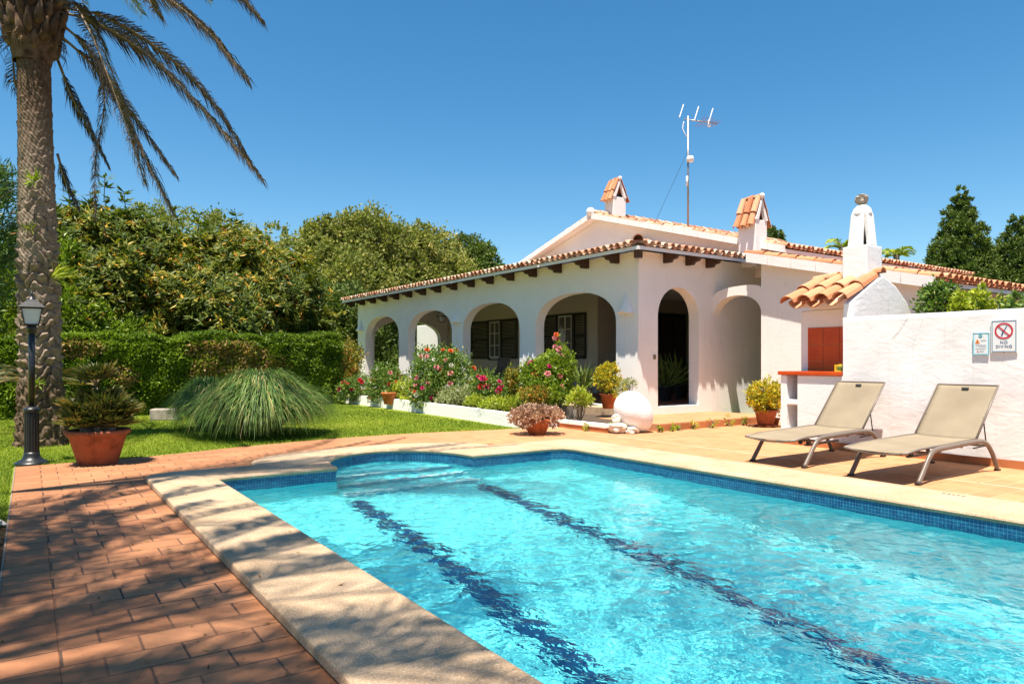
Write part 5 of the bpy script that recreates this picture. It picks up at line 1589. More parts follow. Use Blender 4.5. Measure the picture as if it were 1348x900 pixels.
# ------------------------------------------------------------------ hedge
def hedge(name, line, z0, hts, thick, n, label, seed, brown=None):
    """clipped hedge along a polyline"""
    t = empty(name, (line[0][0], line[0][1], 0)); tag(t, label, 'hedge')
    o = np.array((line[0][0], line[0][1], 0.0))
    rg = np.random.default_rng(seed)
    Ln = np.array(line, float); seg = np.diff(Ln, axis=0); sl = np.linalg.norm(seg, axis=1); cum = np.concatenate([[0], np.cumsum(sl)]); T = cum[-1]
    def at(s):
        i = np.clip(np.searchsorted(cum, s, 'right') - 1, 0, len(sl) - 1); f = ((s - cum[i]) / sl[i])[:, None]
        p = Ln[i] * (1 - f) + Ln[i + 1] * f; d = seg[i] / sl[i][:, None]
        return p, np.stack([d[:, 1], -d[:, 0]], 1), np.interp(s, cum, hts)
    s = rg.random(n) * T; p, nr, h = at(s)
    u = rg.random(n)
    h = h + .05 * np.sin(s * 1.9 + seed) + .03 * np.sin(s * 5.3)
    hh_ = h.mean(); fr = u < hh_ / (hh_ * 1.25 + thick)           # front face, top, back
    top = (~fr) & (u < (hh_ + thick) / (hh_ * 1.25 + thick)); bk = ~(fr | top)
    zz = np.where(top, h, rg.random(n) * h); off = np.where(fr, thick / 2, np.where(top, rg.uniform(-.5, .5, n) * thick, -thick / 2))
    wob = .05 * np.sin(s * 3.1 + zz * 2) + .04 * np.sin(s * 7.7 - zz * 5) + .03 * np.sin(zz * 9 + s * 2)
    off = off + np.where(top, 0, wob + rg.normal(0, .035, n) - .10 * (zz / h > .93)); zz = zz + np.where(top, wob * .8 + rg.normal(0, .03, n), 0)
    P = np.stack([p[:, 0] + nr[:, 0] * off, p[:, 1] + nr[:, 1] * off, zz], 1)
    ez = np.clip(rg.random(n // 9) * 1.0, 0, 1)                     # both ends
    se = np.where(rg.random(n // 9) < .5, 0.0, T - 1e-4); pe, ne, he = at(se)
    oe = rg.uniform(-.5, .5, n // 9) * thick
    Pe = np.stack([pe[:, 0] + ne[:, 0] * oe, pe[:, 1] + ne[:, 1] * oe, ez * he], 1) + rg.normal(size=(n // 9, 3)) * .05
    O = np.stack([nr[:, 0] * np.where(top, 0, np.sign(off)), nr[:, 1] * np.where(top, 0, np.sign(off)), np.where(top, 1, .35)], 1)
    de = np.where(se > 1, 1, -1)[:, None]; Oe = np.concatenate([np.stack([-ne[:, 1], ne[:, 0]], 1) * de, np.full((n // 9, 1), .3)], 1)
    P = np.concatenate([P, Pe]); O = np.concatenate([O, Oe]); m = len(P)
    D = O * .8 + rg.normal(size=P.shape) * .75
    V, F_ = leaf_quads(P - o, D, .085 * rg.uniform(.6, 1.3, m), .05 * rg.uniform(.7, 1.2, m), rg)
    pat = .5 + .5 * np.sin(P[:, 0] * 2.1 + P[:, 2] * 3) * np.sin(P[:, 1] * 1.7 + P[:, 0])
    var = np.clip(.35 * pat + .5 * rg.random(m) - .05, 0, .8)
    if brown is not None: var = brown(P, var, rg)
    mesh_np('leaves', V, F_, M['leaf_hedge'], t, var=var)
    mb = MB(); q = thick / 2 - .13
    ps = []
    for s_ in np.linspace(.12, T - .12, 24):
        a, b_, c = at(np.array([s_])); ps.append((a[0] - o[:2], b_[0], float(c[0]) - .12))
    vs = []
    for a, b_, h_ in ps:
        vs += [(*(a + b_ * q), 0), (*(a + b_ * q), h_), (*(a - b_ * q), h_), (*(a - b_ * q), 0)]
    fs = []
    for i in range(len(ps) - 1):
        for k in range(3): fs.append((i * 4 + k, i * 4 + k + 1, i * 4 + 5 + k, i * 4 + 4 + k))
    fs += [(0, 1, 2, 3), tuple(len(vs) - 4 + k for k in (3, 2, 1, 0))]
    mb.add(vs, fs); mb.build('dark_filler', simple('hedge_filler_dark', (.022, .028, .010), 1, nz=.4), t)  # dark filler closes see-through gaps, its colour standing in for inner shade
    return t
def br1(P, var, rg):
    # twiggy brown patches in the clipped face
    for (px, d, z, rx, rz) in ((290, 18.6, 1.55, 1.05, .25), (330, 19.4, 1.1, .9, .35), (100, 16.6, 1.55, .55, .22), (265, 18.3, 1.0, .45, .3), (160, 17.2, .9, .3, .25)):
        x, y = W(px, d); q = ((P[:, 0] - x) ** 2 / rx ** 2 + (P[:, 2] - z) ** 2 / rz ** 2)
        hit = (q + rg.normal(0, .25, len(P)) < 1) & (rg.random(len(P)) < .62); var[hit] = rg.uniform(.86, 1, hit.sum())
    return var
hl_ = [W(-60, 15.6), W(60, 16.1), W(200, 17.3), W(330, 19.2), W(432, 21.6)]
hl2 = [(p[0], p[1]) for p in catmull([(a, b, 0) for a, b in hl_], 6)]
hedge('hedge', hl2, 0, list(np.interp(np.linspace(0, 4, len(hl2)), range(5), [1.72, 1.78, 1.86, 1.90, 2.02])), 1.0, 105000, 'long clipped green hedge across the lawn behind the ornamental grass', 3, br1)

# ------------------------------------------------------------------ trees
def tree(name, label, cat, base, lobes, n, L, Wd, mat, seed, group=None, kind='f', core=True, r0=.2, per=8, **kw):
    t = empty(name, (base[0], base[1], 0)); tag(t, label, cat, group)
    lb = [(a - base[0], b_ - base[1], c, d, e, f_) for a, b_, c, d, e, f_ in lobes]
    branches('trunk', (0, 0, -.05), [(l[0], l[1], l[2]) for l in lb], r0, t, M['trunk'], seed)
    if kind == 'w': whorls('crown', lb, n, per, L, Wd, M[mat], t, seed)
    else: foliage('crown', lb, n, L, Wd, M[mat], t, seed, **kw)
    return t
def lob(px, py, d, rpx, rpy, dep=1.0):
    """lobe from bearing, height line and distance; sizes in metres through d"""
    x, y = W(px, d); s = d / 925.
    return (x, y, 1.3 + (474 - py) * s, rpx * s, rpx * s * dep, rpy * s)
# large-leaved tree mass behind the hedge: two trees
tree('magnolia_tree', 'large leaved evergreen tree with rosette shoots rising right behind the palm trunk', 'tree', W(150, 20.5),
     [lob(120, 343, 20.5, 62, 62), lob(180, 358, 20.8, 62, 58), lob(150, 404, 20, 85, 60), lob(225, 368, 21.2, 50, 55), lob(110, 298, 20.8, 35, 22), lob(85, 333, 20, 40, 50), lob(155, 303, 20.6, 32, 22)],
     10500, .22, .066, 'leaf_mag', 41, kind='w', group='trees behind the hedge', per=8)
tree('magnolia_tree', 'wide large leaved tree with many yellow and orange leaves behind the middle of the hedge', 'tree', W(320, 22),
     [lob(265, 363, 22, 55, 52), lob(320, 368, 22, 58, 50), lob(300, 404, 21.6, 95, 55), lob(370, 404, 22.4, 48, 45), lob(375, 373, 22.6, 35, 35), lob(400, 429, 22.6, 32, 35), lob(225, 404, 21.5, 45, 55), lob(305, 331, 22.2, 30, 22)],
     11500, .22, .064, 'leaf_mag', 42, kind='w', group='trees behind the hedge', per=8)
def spires(parent, spots, seed):
    rg = np.random.default_rng(seed); pb = np.array(parent.location)
    for k, (px, py, d) in enumerate(spots):
        x, y = W(px, d); z = 1.3 + (474 - py) * d / 925.
        top = np.array((x, y, z + .22)) - pb; b_ = top - np.array((rg.normal(0, .08), rg.normal(0, .08), .75))
        mb = MB(); mb.tube([b_, top], .012, 5); sh = mb.build('shoot', M['stem'], parent)
        n_ = 18; P = np.repeat(top[None], n_, 0) - np.array((0, 0, 1.0)) * rg.uniform(0, .10, n_)[:, None]; P[9:] -= np.array((0, 0, .26))
        a = rg.uniform(0, 2 * pi, n_); D = np.stack([np.cos(a), np.sin(a), rg.uniform(-.1, .7, n_)], 1)
        V, F_ = leaf_quads(P, D, .32, .10, rg, .1, nref=np.array((0, 0, 1.0)))
        mesh_np('rosette', V, F_, M['leaf_mag'], sh, var=rg.uniform(0, .5, n_))
tr_ = [o for o in COL.objects if o.name.startswith('magnolia_tree')]
spires(tr_[0], [(138, 243, 20.6), (92, 262, 20.5), (163, 262, 20.6), (190, 283, 20.8), (118, 262, 20.7), (228, 285, 21.2), (210, 300, 21)], 1)
spires(tr_[1], [(262, 290, 22), (310, 290, 22.2), (296, 298, 22), (345, 318, 22.4), (385, 345, 22.6), (240, 305, 21.8)], 2)
tree('green_shrub', 'bright green bushy shrub between the palm trunk and the large leaved tree', 'shrub', W(95, 18.6),
     [lob(95, 410, 18.6, 40, 45), lob(85, 360, 18.8, 26, 35), lob(120, 430, 18.4, 36, 30), lob(70, 330, 19, 20, 30), lob(160, 440, 18.6, 30, 20)], 15000, .15, .055, 'leaf_bright', 43, group='shrubs behind the hedge', r0=.08)
tree('green_shrub', 'bright green tall shrub filling the left edge below the oleander', 'shrub', W(8, 19.5),
     [lob(10, 400, 19.5, 50, 60), lob(-30, 380, 19.5, 50, 70), lob(30, 350, 19.5, 30, 40), lob(48, 420, 19, 30, 40)], 16000, .15, .055, 'leaf_bright', 44, group='shrubs behind the hedge', r0=.08)
tree('oleander', 'dark narrow leaved oleander at the left edge beside the palm trunk', 'shrub', W(-18, 15.8),
     [lob(-15, 290, 15.8, 34, 60), lob(-30, 340, 15.8, 42, 60), lob(-5, 245, 15.8, 18, 28), lob(-40, 250, 15.8, 30, 30)], 7000, .20, .030, 'leaf_oleander', 45, r0=.06, rand=.6, up=.4, clump=9)
# holm oaks
OG = 'oak trees beyond the garden'
tree('oak_tree', 'tallest grey green oak beyond the garden, left of the veranda roof end', 'tree', W(450, 37),
     [lob(440, 340, 37, 42, 40), lob(478, 318, 37.5, 42, 36), lob(415, 345, 36.5, 32, 42), lob(455, 380, 36, 55, 50), lob(510, 335, 38, 36, 38), lob(500, 390, 37.5, 50, 45), lob(480, 298, 37.6, 22, 16), lob(430, 310, 36.8, 24, 22), lob(425, 400, 35.5, 35, 50)],
     64000, .20, .105, 'leaf_oak', 51, group=OG, r0=.35, clump=45, sig=.22, inner=.18, rand=1.0)
tree('oak_tree', 'broad grey green oak whose crown rises over the middle of the veranda roof', 'tree', W(560, 40),
     [lob(545, 335, 40, 34, 32), lob(570, 345, 40.5, 36, 34), lob(540, 385, 40, 50, 45), lob(590, 370, 40, 36, 40), lob(560, 315, 40.3, 20, 16)],
     36000, .20, .105, 'leaf_oak', 52, group=OG, r0=.35, clump=45, sig=.22, inner=.18, rand=1.0)
tree('oak_tree', 'smaller darker green oak just left of the white gable above the veranda roof', 'tree', W(620, 42),
     [lob(610, 345, 42, 28, 30), lob(634, 348, 42, 26, 26), lob(622, 375, 42, 38, 34), lob(590, 340, 42.3, 20, 20)],
     24000, .20, .105, 'leaf_dark', 53, group=OG, r0=.3, clump=40, sig=.22, inner=.18, rand=1.0)
tree('oak_tree', 'low olive green tree peeping over the large leaved trees, left of the tall oak', 'tree', W(360, 41),
     [lob(362, 318, 41, 20, 22), lob(340, 335, 41, 24, 24), lob(382, 350, 40, 26, 36), lob(300, 320, 42, 40, 30), lob(220, 310, 42, 50, 32), lob(350, 380, 41, 50, 50)],
     24000, .20, .105, 'leaf_oak', 54, group=OG, r0=.3, clump=40, sig=.22, inner=.18, rand=1.0)
tree('oak_tree', 'dense green tree in front of the tall oak, beside the far end of the veranda', 'tree', W(455, 29),
     [lob(452, 410, 29, 30, 30), lob(435, 445, 29, 34, 34), lob(462, 455, 29, 32, 42), lob(425, 400, 29.5, 20, 25), lob(480, 440, 30, 26, 40)],
     26000, .15, .075, 'leaf_dark', 55, group=OG, r0=.2, clump=30, sig=.25, inner=.2)
tree('tree', 'shady green tree seen through the far arches of the veranda', 'tree', W(520, 38),
     [lob(500, 440, 38, 40, 45), lob(540, 430, 38, 40, 50), lob(570, 440, 39, 30, 45), lob(515, 480, 37, 60, 30)], 30000, .17, .085, 'leaf_dark', 56, r0=.25, clump=30, sig=.25)
# dark trees on the right behind the roofs
def conifer(label, px, d, py_top, py_base, wpx, n, seed, group='evergreen trees behind the roof'):
    x, y = W(px, d); s = d / 925.; zt = 1.3 + (474 - py_top) * s
    t = empty('cypress_tree', (x, y, 0)); tag(t, label, 'tree', group)
    mb = MB(); mb.sm = True; mb.tube([(0, 0, -.05), (0, 0, zt * .9)], [.3, .05], 8); mb.build('trunk', M['trunk'], t)
    rg = np.random.default_rng(seed); lb = []
    zb = 1.3 + (474 - py_base) * s
    for k in range(34):
        f = (k / 33.) ; z = zt - .2 - (zt - zb) * f; r = wpx * s * .5 * (.12 + .88 * sin(min(1, f * 1.25) * pi / 2) ** .9) ; a = k * 2.4 + rg.normal(0, .3)
        q = r * .62
        lb.append((q * cos(a), q * sin(a), z - .2, r * .52 + .14, r * .52 + .14, r * .45 + .35))
    lb.append((0, 0, zt - .15, .22, .22, .45))
    foliage('crown', lb, n, .15, .07, M['leaf_dark'], t, seed, up=.6, clump=40, sig=.20, inner=.15, zmin=1)
    return t
conifer('tall pointed dark evergreen tree rising behind the right end of the tiled roof', 1264, 34, 254, 420, 74, 80000, 61)
conifer('dark evergreen tree cut by the right edge of the picture', 1340, 34, 290, 440, 84, 70000, 62)
conifer('low bushy evergreen between the two pointed trees behind the roof', 1306, 35, 332, 430, 62, 40000, 63)
for px, py, d, sd, lb_ in ((1108, 318, 30, 71, 'small spiky palm top showing over the roof left of the barbecue chimney'), (1180, 328, 30, 72, 'small spiky palm top showing over the roof right of the barbecue chimney')):
    x, y = W(px, d); z = 1.3 + (474 - py) * d / 925.
    t = empty('small_palm', (x, y, 0)); tag(t, lb_, 'palm tree', 'palm tops behind the roof')
    mb = MB(); mb.tube([(0, 0, 0), (0, 0, z - .2)], .12, 8); mb.build('trunk', M['bark'], t)
    palm_sprig(t, (0, 0, z - .35), 12, .95, sd, M['leaf_lime'], (.5, 1.6), .30, .05, 'frond', 22)
x, y = W(1013, 30)
tree('tree', 'tiny dark tree top just right of the tiled chimney', 'tree', (x, y), [lob(1013, 312, 30, 12, 10), lob(1018, 330, 30, 14, 14)], 4000, .15, .07, 'leaf_dark', 64, r0=.15)

# ------------------------------------------------------------------ ornamental grass
def grass_clump(name, c, n, R, H, label, seed, group=None):
    t = empty(name, (c[0], c[1], 0)); tag(t, label, 'ornamental grass', group)
    rg = np.random.default_rng(seed)
    a = rg.uniform(0, 2 * pi, n); el = rg.uniform(.0, 1, n) ** .8; L = H * rg.uniform(.75, 1.35, n)
    b0 = np.stack([np.cos(a) * rg.random(n) * R * .25, np.sin(a) * rg.random(n) * R * .25, np.zeros(n)], 1)
    out = np.stack([np.cos(a), np.sin(a), np.zeros(n)], 1) + rg.normal(size=(n, 3)) * .2; out[:, 2] = 0
    side = np.stack([-np.sin(a), np.cos(a), np.zeros(n)], 1)
    K = 9; rows = []
    spread = R * (.25 + .80 * el) * rg.uniform(.85, 1.12, n)
    dr = rg.uniform(.05, 1.04, n)
    for k in range(K + 1):
        s_ = k / K
        hor = spread * (1 - (1 - s_) ** 1.35)
        pk = .42 + .16 * (1 - el)
        ver = L * (1.05 - .38 * el) * (1 - ((s_ - pk) / pk) ** 2 * np.where(s_ < pk, 1, dr * .82 * (pk / (1 - pk)) ** 2))
        p = b0 + out * hor[:, None]; p[:, 2] = np.maximum(ver, .01) * .92
        w_ = (.0065 * (1 - s_ ** 2 * .9))
        rows.append(np.stack([p - side * w_, p + side * w_], 1))
    A = np.stack(rows, 1)   # n, K+1, 2, 3
    V = A.reshape(-1, 3); base = np.arange(n)[:, None] * (K + 1) * 2
    F_ = np.concatenate([base + np.array([[2 * k, 2 * k + 1, 2 * k + 3, 2 * k + 2]]) for k in range(K)])
    vv = rg.random(n); mesh_np('blades', V, F_, M['blade'], t, var=np.tile(vv, K))
    return t
grass_clump('pampas_grass', W(345, 12.2), 12500, 1.02, .92, 'large arching clump of ornamental grass in the middle of the lawn', 5, 'ornamental grass clumps')
grass_clump('pampas_grass', W(272, 13.4), 4600, .62, .80, 'smaller darker clump of ornamental grass behind the large clump, next to the stone block', 6, 'ornamental grass clumps')
# lawn blades
def lawn():
    rg = np.random.default_rng(12); n = 240000
    d = 5.5 * (24 / 5.5) ** rg.random(n); px = rg.uniform(-60, 720, n); k = (px - 674) / 925.
    P = d[:, None] * FW + (k * d)[:, None] * RT
    e = np.interp(P[:, 0], [p[0] for p in edge], [p[1] for p in edge])
    ok = ((P[:, 0] < -.16) & ((P[:, 1] > 10.4) | (P[:, 1] > 7.0 + .5 * np.sin(P[:, 0] * 4)))) | ((P[:, 1] > e + .02) & (P[:, 0] < 7.72) & (P[:, 0] >= -.16))
    P = P[ok]; n = len(P); dd = d[ok]
    h = rg.uniform(.02, .045, n); a = rg.uniform(0, 2 * pi, n); w_ = .0045 * dd / 9
    s = np.stack([np.cos(a), np.sin(a), np.zeros(n)], 1); b0 = np.concatenate([P, np.full((n, 1), -.012)], 1)
    tip = b0 + np.stack([rg.normal(0, .02, n), rg.normal(0, .02, n), h], 1)
    V = np.stack([b0 - s * w_[:, None], b0 + s * w_[:, None], tip], 1).reshape(-1, 3); F_ = np.arange(3 * n).reshape(n, 3)
    pat = .5 + .5 * np.sin(P[:, 0] * .9 + 1.3 * np.sin(P[:, 1] * .7)) * np.sin(P[:, 1] * 1.1 + P[:, 0] * .4)
    o = mesh_np('grass', V, F_, M['lawn_blade'], None, var=np.clip(pat * .5 + rg.random(n) * .5, 0, 1)); tag(o, 'short sunlit mown lawn grass', 'grass', kind='stuff')
lawn()

# ------------------------------------------------------------------ roses and other bed plants
def petal_mesh(name, R, seed):
    rg = np.random.default_rng(seed); P, D, L, Wd, nr = [], [], [], [], []
    for ring_, (n_, el, l_) in enumerate(((6, .25, 1.0), (6, .8, .85), (5, 1.8, .65), (3, 4, .5))):
        for k in range(n_):
            a = 2 * pi * k / n_ + ring_ * .5 + rg.normal(0, .1); P.append((0, 0, 0)); D.append((cos(a), sin(a), el)); L.append(R * l_); Wd.append(R * l_ * .95); nr.append((0, 0, 1))
    V, F_ = leaf_quads(np.array(P, float), np.array(D, float), np.array(L), np.array(Wd), rg, .35, nref=np.array(nr, float))
    return V, F_
def petal_mat(name, c):
    m, nt, b = new_mat(name); v = coords(nt)
    nt.links.new(ramp(nt, noise(nt, v, 30, 2), [(.3, tuple(x * .8 for x in c)), (.7, c)]), b.inputs['Base Color']); b.inputs['Roughness'].default_value = .6
    return m
PET = {'magenta': petal_mat('magenta_petal', (.60, .02, .14)), 'red': petal_mat('red_petal', (.58, .015, .02)), 'orange': petal_mat('orange_petal', (.75, .16, .03)),
       'pink': petal_mat('pink_petal', (.75, .28, .28)), 'white': petal_mat('cream_petal', (.75, .70, .58)), 'dark': petal_mat('crimson_petal', (.38, .01, .05))}
PM = {}
def flower(parent, loc, colr, R, seed, dirv):
    key = (colr, round(R, 3))
    if key not in PM:
        V, F_ = petal_mesh('bloom', R, len(PM)); o = mesh_np('bloom', V, F_, PET[colr], parent); PM[key] = o.data
    else:
        o = bpy.data.objects.new('bloom', PM[key]); link(o, parent)
    o.location = loc; o.rotation_euler = Vector(dirv).to_track_quat('Z', 'Y').to_euler()
def bush(name, label, cat, base, lobes, n, L, Wd, mat, seed, flowers=(), group=None, R=.05, z0=.1, **kw):
    t = empty(name, (base[0], base[1], z0)); tag(t, label, cat, group)
    lb = [(a - base[0], b_ - base[1], c - z0, d, e, f_) for a, b_, c, d, e, f_ in lobes]
    mb = MB(); mb.sm = True; rg = np.random.default_rng(seed)
    for l in lb:
        for q in range(3):
            tip = np.array(l[:3]) + rg.normal(size=3) * np.array(l[3:]) * .5
            mb.tube(catmull([(rg.normal(0, .03), rg.normal(0, .03), 0), np.array(l[:3]) * .5 + rg.normal(size=3) * .04, tip], 3), [.012, .011, .01, .009, .008, .007, .005], 5)
    mb.build('stems', M['stem'], t)
    foliage('leaves', lb, n, L, Wd, M[mat], t, seed, clump=10, sig=.35, zmin=.02, **kw)
    for colr, cnt in flowers:
        for q in range(cnt):
            l = lb[rg.integers(len(lb))]
            dv = rg.normal(size=3) + np.array((-.7, -1.1, .8)); dv /= np.linalg.norm(dv)
            p = np.array(l[:3]) + dv * np.array(l[3:]) * rg.uniform(1.0, 1.18)
            if p[2] < .05: p[2] = .2
            flower(t, tuple(p), colr, R * rg.choice([.85, 1.1]), seed, tuple(dv))
    if name in ('rose_bush', 'ground_cover', 'grey_shrub', 'flower_shrub') and 'sprigs' not in label:
        t.location.x += FW[0] * .25; t.location.y += FW[1] * .25
    return t
RB = 'rose bushes in the flower bed'
bush('rose_bush', 'big dense rose bush with many orange, pink and cream blooms near the second arch', 'rose bush', W(580, 17.6),
     [lob(570, 500, 17.6, 26, 30), lob(600, 505, 17.4, 26, 30), lob(560, 480, 17.8, 16, 22), lob(588, 480, 17.5, 22, 20), lob(618, 520, 17.2, 20, 18), lob(555, 520, 17.3, 16, 18)], 11000, .075, .045, 'leaf_rose', 81,
     (('orange', 12), ('pink', 14), ('white', 14), ('magenta', 5), ('dark', 3)), RB, .08)
bush('rose_bush', 'low rose bush with bright red and magenta blooms below the second arch from the right', 'rose bush', W(648, 15.7),
     [lob(650, 515, 15.7, 20, 15), lob(636, 508, 15.8, 14, 14), lob(665, 520, 15.5, 12, 12)], 3600, .06, .038, 'leaf_rose', 82, (('magenta', 9), ('red', 7)), RB, .085)
bush('rose_bush', 'tall fresh green rose bush with few pink blooms behind the bowl of mauve succulents', 'rose bush', W(722, 14.2),
     [lob(722, 500, 14.2, 28, 24), lob(735, 482, 14.2, 20, 18), lob(705, 492, 14.3, 16, 16), lob(725, 520, 14, 26, 16), lob(737, 462, 14.2, 7, 12), lob(733, 445, 14.2, 3, 8)], 8500, .075, .048, 'leaf_bright', 83,
     (('pink', 7), ('magenta', 4), ('orange', 2)), RB, .075)
bush('rose_bush', 'small rose bush with red blooms under the second arch from the left', 'rose bush', W(510, 19.5),
     [lob(505, 500, 19.5, 16, 20), lob(520, 510, 19.3, 16, 16), lob(495, 515, 19.5, 14, 14)], 4200, .07, .04, 'leaf_rose', 84, (('red', 6), ('pink', 4), ('white', 2)), RB, .08)
bush('rose_bush', 'small rose bush with crimson blooms at the foot of the leftmost pillar', 'rose bush', W(468, 20.6),
     [lob(470, 510, 20.6, 14, 14), lob(455, 515, 20.6, 12, 12)], 2600, .07, .04, 'leaf_rose', 85, (('red', 5), ('dark', 3)), RB, .08)
bush('flower_shrub', 'yellow green shrub with cream flowers left of the big rose bush', 'shrub', W(540, 18.6),
     [lob(545, 520, 18.4, 16, 14), lob(530, 515, 18.8, 12, 14), lob(556, 524, 18, 10, 9)], 3000, .06, .035, 'leaf_lime', 86, (('white', 5), ('magenta', 3)), None, .045)
bush('autumn_shrub', 'rust and yellow leaved shrub between the hedge end and the veranda', 'shrub', W(446, 23.5),
     [lob(446, 485, 23.5, 22, 26), lob(460, 470, 24, 16, 18), lob(430, 500, 23, 16, 16), lob(462, 500, 23.2, 12, 18)], 7500, .09, .05, 'leaf_autumn', 87)
bush('ground_cover', 'low lime green ground cover along the near end of the white bed edge', 'ground cover', W(668, 14.6),
     [lob(650, 532, 14.8, 16, 6), lob(672, 532, 14.6, 16, 7), lob(690, 526, 14.4, 10, 8), lob(625, 528, 15.4, 12, 6)], 4200, .045, .03, 'leaf_lime', 88)
bush('grey_shrub', 'grey green weedy shrub with small cream flowers in front of the big rose bush', 'shrub', W(612, 16.4),
     [lob(600, 525, 16.6, 16, 12), lob(620, 522, 16.4, 14, 14), lob(585, 527, 16.8, 12, 9)], 3600, .06, .028, 'leaf_grey', 89, (('white', 6),), None, .04)
bush('dry_shrub', 'dry reddish shrub rising behind the flower bed beside the middle pillar', 'shrub', W(678, 15.1),
     [lob(680, 505, 15.1, 8, 16), lob(672, 495, 15.2, 6, 12)], 1400, .07, .03, 'leaf_autumn', 90)
bush('grey_shrub', 'purplish shrub at the foot of the pillar behind the bowl of succulents', 'shrub', W(702, 13.6),
     [lob(700, 523, 13.6, 14, 10), lob(712, 520, 13.6, 10, 10)], 1800, .06, .03, 'leaf_autumn', 91)
bush('succulent', 'round lime green succulent on the bed under the widest arch', 'succulent', W(762, 13.4),
     [lob(762, 522, 13.4, 13, 9), lob(755, 527, 13.4, 9, 7), lob(770, 527, 13.4, 8, 7)], 1100, .06, .03, 'leaf_lime', 92, up=.8, rand=.5)
bush('grey_shrub', 'sparse grey sprigs between the last pillar and the white egg ornament', 'shrub', W(824, 13.2),
     [lob(822, 512, 13.2, 8, 10), lob(830, 505, 13.2, 7, 6)], 420, .05, .018, 'leaf_grey', 93)
for k, (px, d, sz) in enumerate(((772, 12.9, 7), (805, 12.8, 8), (868, 12.68, 6), (884, 12.72, 7), (914, 12.85, 8), (937, 12.93, 12), (962, 13.05, 12), (978, 13.15, 9), (892, 12.75, 4))):
    lbl = ('thin green weed standing in the bed right of the lime succulent', 'thin dry stalked weed in the bed just left of the egg ornament', 'small weed at the step foot nearest the egg ornament', 'second small weed from the egg ornament along the step riser',
           'small weed in the middle of the step riser below the doorway', 'tallest weed tuft along the step riser right of the doorway', 'bright weed tuft on the step riser in front of the blind arch', 'last small weed on the step riser beside the potted succulent', 'tiny weed between two others on the step riser')[k]
    if k > 1: d = 8.97 / (.824 - (px - 674) / 925. * .566)
    bush('weed', lbl, 'weed', W(px, d), [(*W(px, d), sz * .0075, sz * .008, sz * .008, sz * .009)], 70, .05, .02, 'leaf_lime', 100 + k, z0=0.0, group='weeds along the step')
# veranda climbers and shrubs over the pool wall
bush('leafy_shrub', 'dark leafy shrub climbing beside the barbecue gable above the pool wall', 'shrub', W(1236, 10.9),
     [lob(1235, 395, 10.9, 18, 20), lob(1228, 380, 10.9, 8, 8), lob(1245, 376, 10.9, 7, 8), lob(1240, 405, 10.9, 24, 20), lob(1236, 480, 10.9, 20, 60)], 2600, .085, .045, 'leaf_rose', 111, z0=0)
bush('leafy_shrub', 'fresh green shrub sticking up behind the middle of the pool wall', 'shrub', W(1280, 10.4),
     [lob(1275, 395, 10.4, 14, 12), lob(1288, 392, 10.4, 10, 14), lob(1300, 402, 10.4, 16, 9), lob(1262, 407, 10.4, 10, 8), lob(1280, 470, 10.4, 24, 60)], 2200, .095, .05, 'leaf_lime', 112, z0=0)
bush('leafy_shrub', 'sparse green sprigs behind the pool wall above the warning signs', 'shrub', W(1325, 9.9),
     [lob(1322, 404, 9.9, 14, 7), lob(1342, 398, 9.9, 10, 10), lob(1330, 470, 9.9, 24, 60)], 1100, .085, .04, 'leaf_rose', 113, z0=0)

# ------------------------------------------------------------------ potted plants
def crown_in(t, lobes, n, L, Wd, mat, seed, **kw):
    return foliage('foliage', lobes, n, L, Wd, M[mat], t, seed, **kw)
t = pot('potted_succulent', [(.135, 0), (.145, .01), (.245, .22), (.262, .23), (.270, .275), (.250, .285), (.235, .25), (.20, .22)], (*W(707, 12.35), 0),
        'terracotta bowl overflowing with mauve grey succulents at the pool corner', 'plant pot', 'terracotta_bright', soil_z=.24, soil_r=.24)
crown_in(t, [(0, 0, .33, .42, .42, .13), (.26, -.05, .29, .20, .25, .14), (-.28, .05, .29, .20, .25, .14), (-.05, 0, .40, .28, .28, .09)], 6000, .045, .028, 'leaf_mauve', 121, up=.5, rand=.7, clump=9, sig=.12)
t = pot('potted_succulent', [(.14, .035), (.15, .04), (.20, .29), (.225, .295), (.225, .345), (.20, .345), (.19, .30)], (*W(1008, 13.75), 0),
        'yellow green succulent in a terracotta pot on a saucer beside the barbecue', 'plant pot', 'terracotta', soil_z=.30, soil_r=.19)
mb = MB(); mb.sm = True; mb.lathe([(.16, 0), (.21, .035), (.22, .035), (.20, .012), (.01, .012)], 24, closed=False); mb.build('saucer', M['terracotta'], t)
crown_in(t, [(0, 0, .62, .30, .30, .26), (.12, -.1, .48, .24, .24, .18), (-.14, 0, .50, .22, .22, .18)], 3600, .055, .038, 'leaf_yellow', 122, up=.4, rand=.8, clump=8, sig=.2)
mb = MB(); mb.sm = True; [mb.tube([(0, 0, .28), (cos(a) * .1, sin(a) * .1, .5)], .018, 6) for a in (0, 2, 4)]; mb.build('stem', M['stem'], t)
sp2 = empty('small_clay_pot', (*W(1021, 14.0), 0)); tag(sp2, 'tiny terracotta pot standing just behind the potted succulent', 'plant pot')
mb = MB(); mb.sm = True; mb.lathe([(.05, 0), (.075, .12), (.085, .125), (.085, .15), (.07, .15), (.06, .1), (.01, .1)], 18, closed=False); mb.build('pot', M['terracotta'], sp2)
t = pot('potted_succulent', [(.11, 0), (.12, .01), (.165, .26), (.18, .265), (.185, .31), (.165, .31), (.155, .27)], (*W(801, 14.6), .30),
        'terracotta pot with spreading yellow succulent on the veranda edge left of the corner pillar', 'plant pot', 'terracotta_bright', soil_z=.27, soil_r=.155)
crown_in(t, [(0, 0, .62, .24, .24, .24), (.05, -.1, .42, .26, .26, .16), (-.18, 0, .62, .16, .16, .14), (.0, 0, .82, .16, .16, .1)], 1500, .065, .032, 'leaf_yellow', 124, up=.5, rand=.7, clump=7, sig=.25)
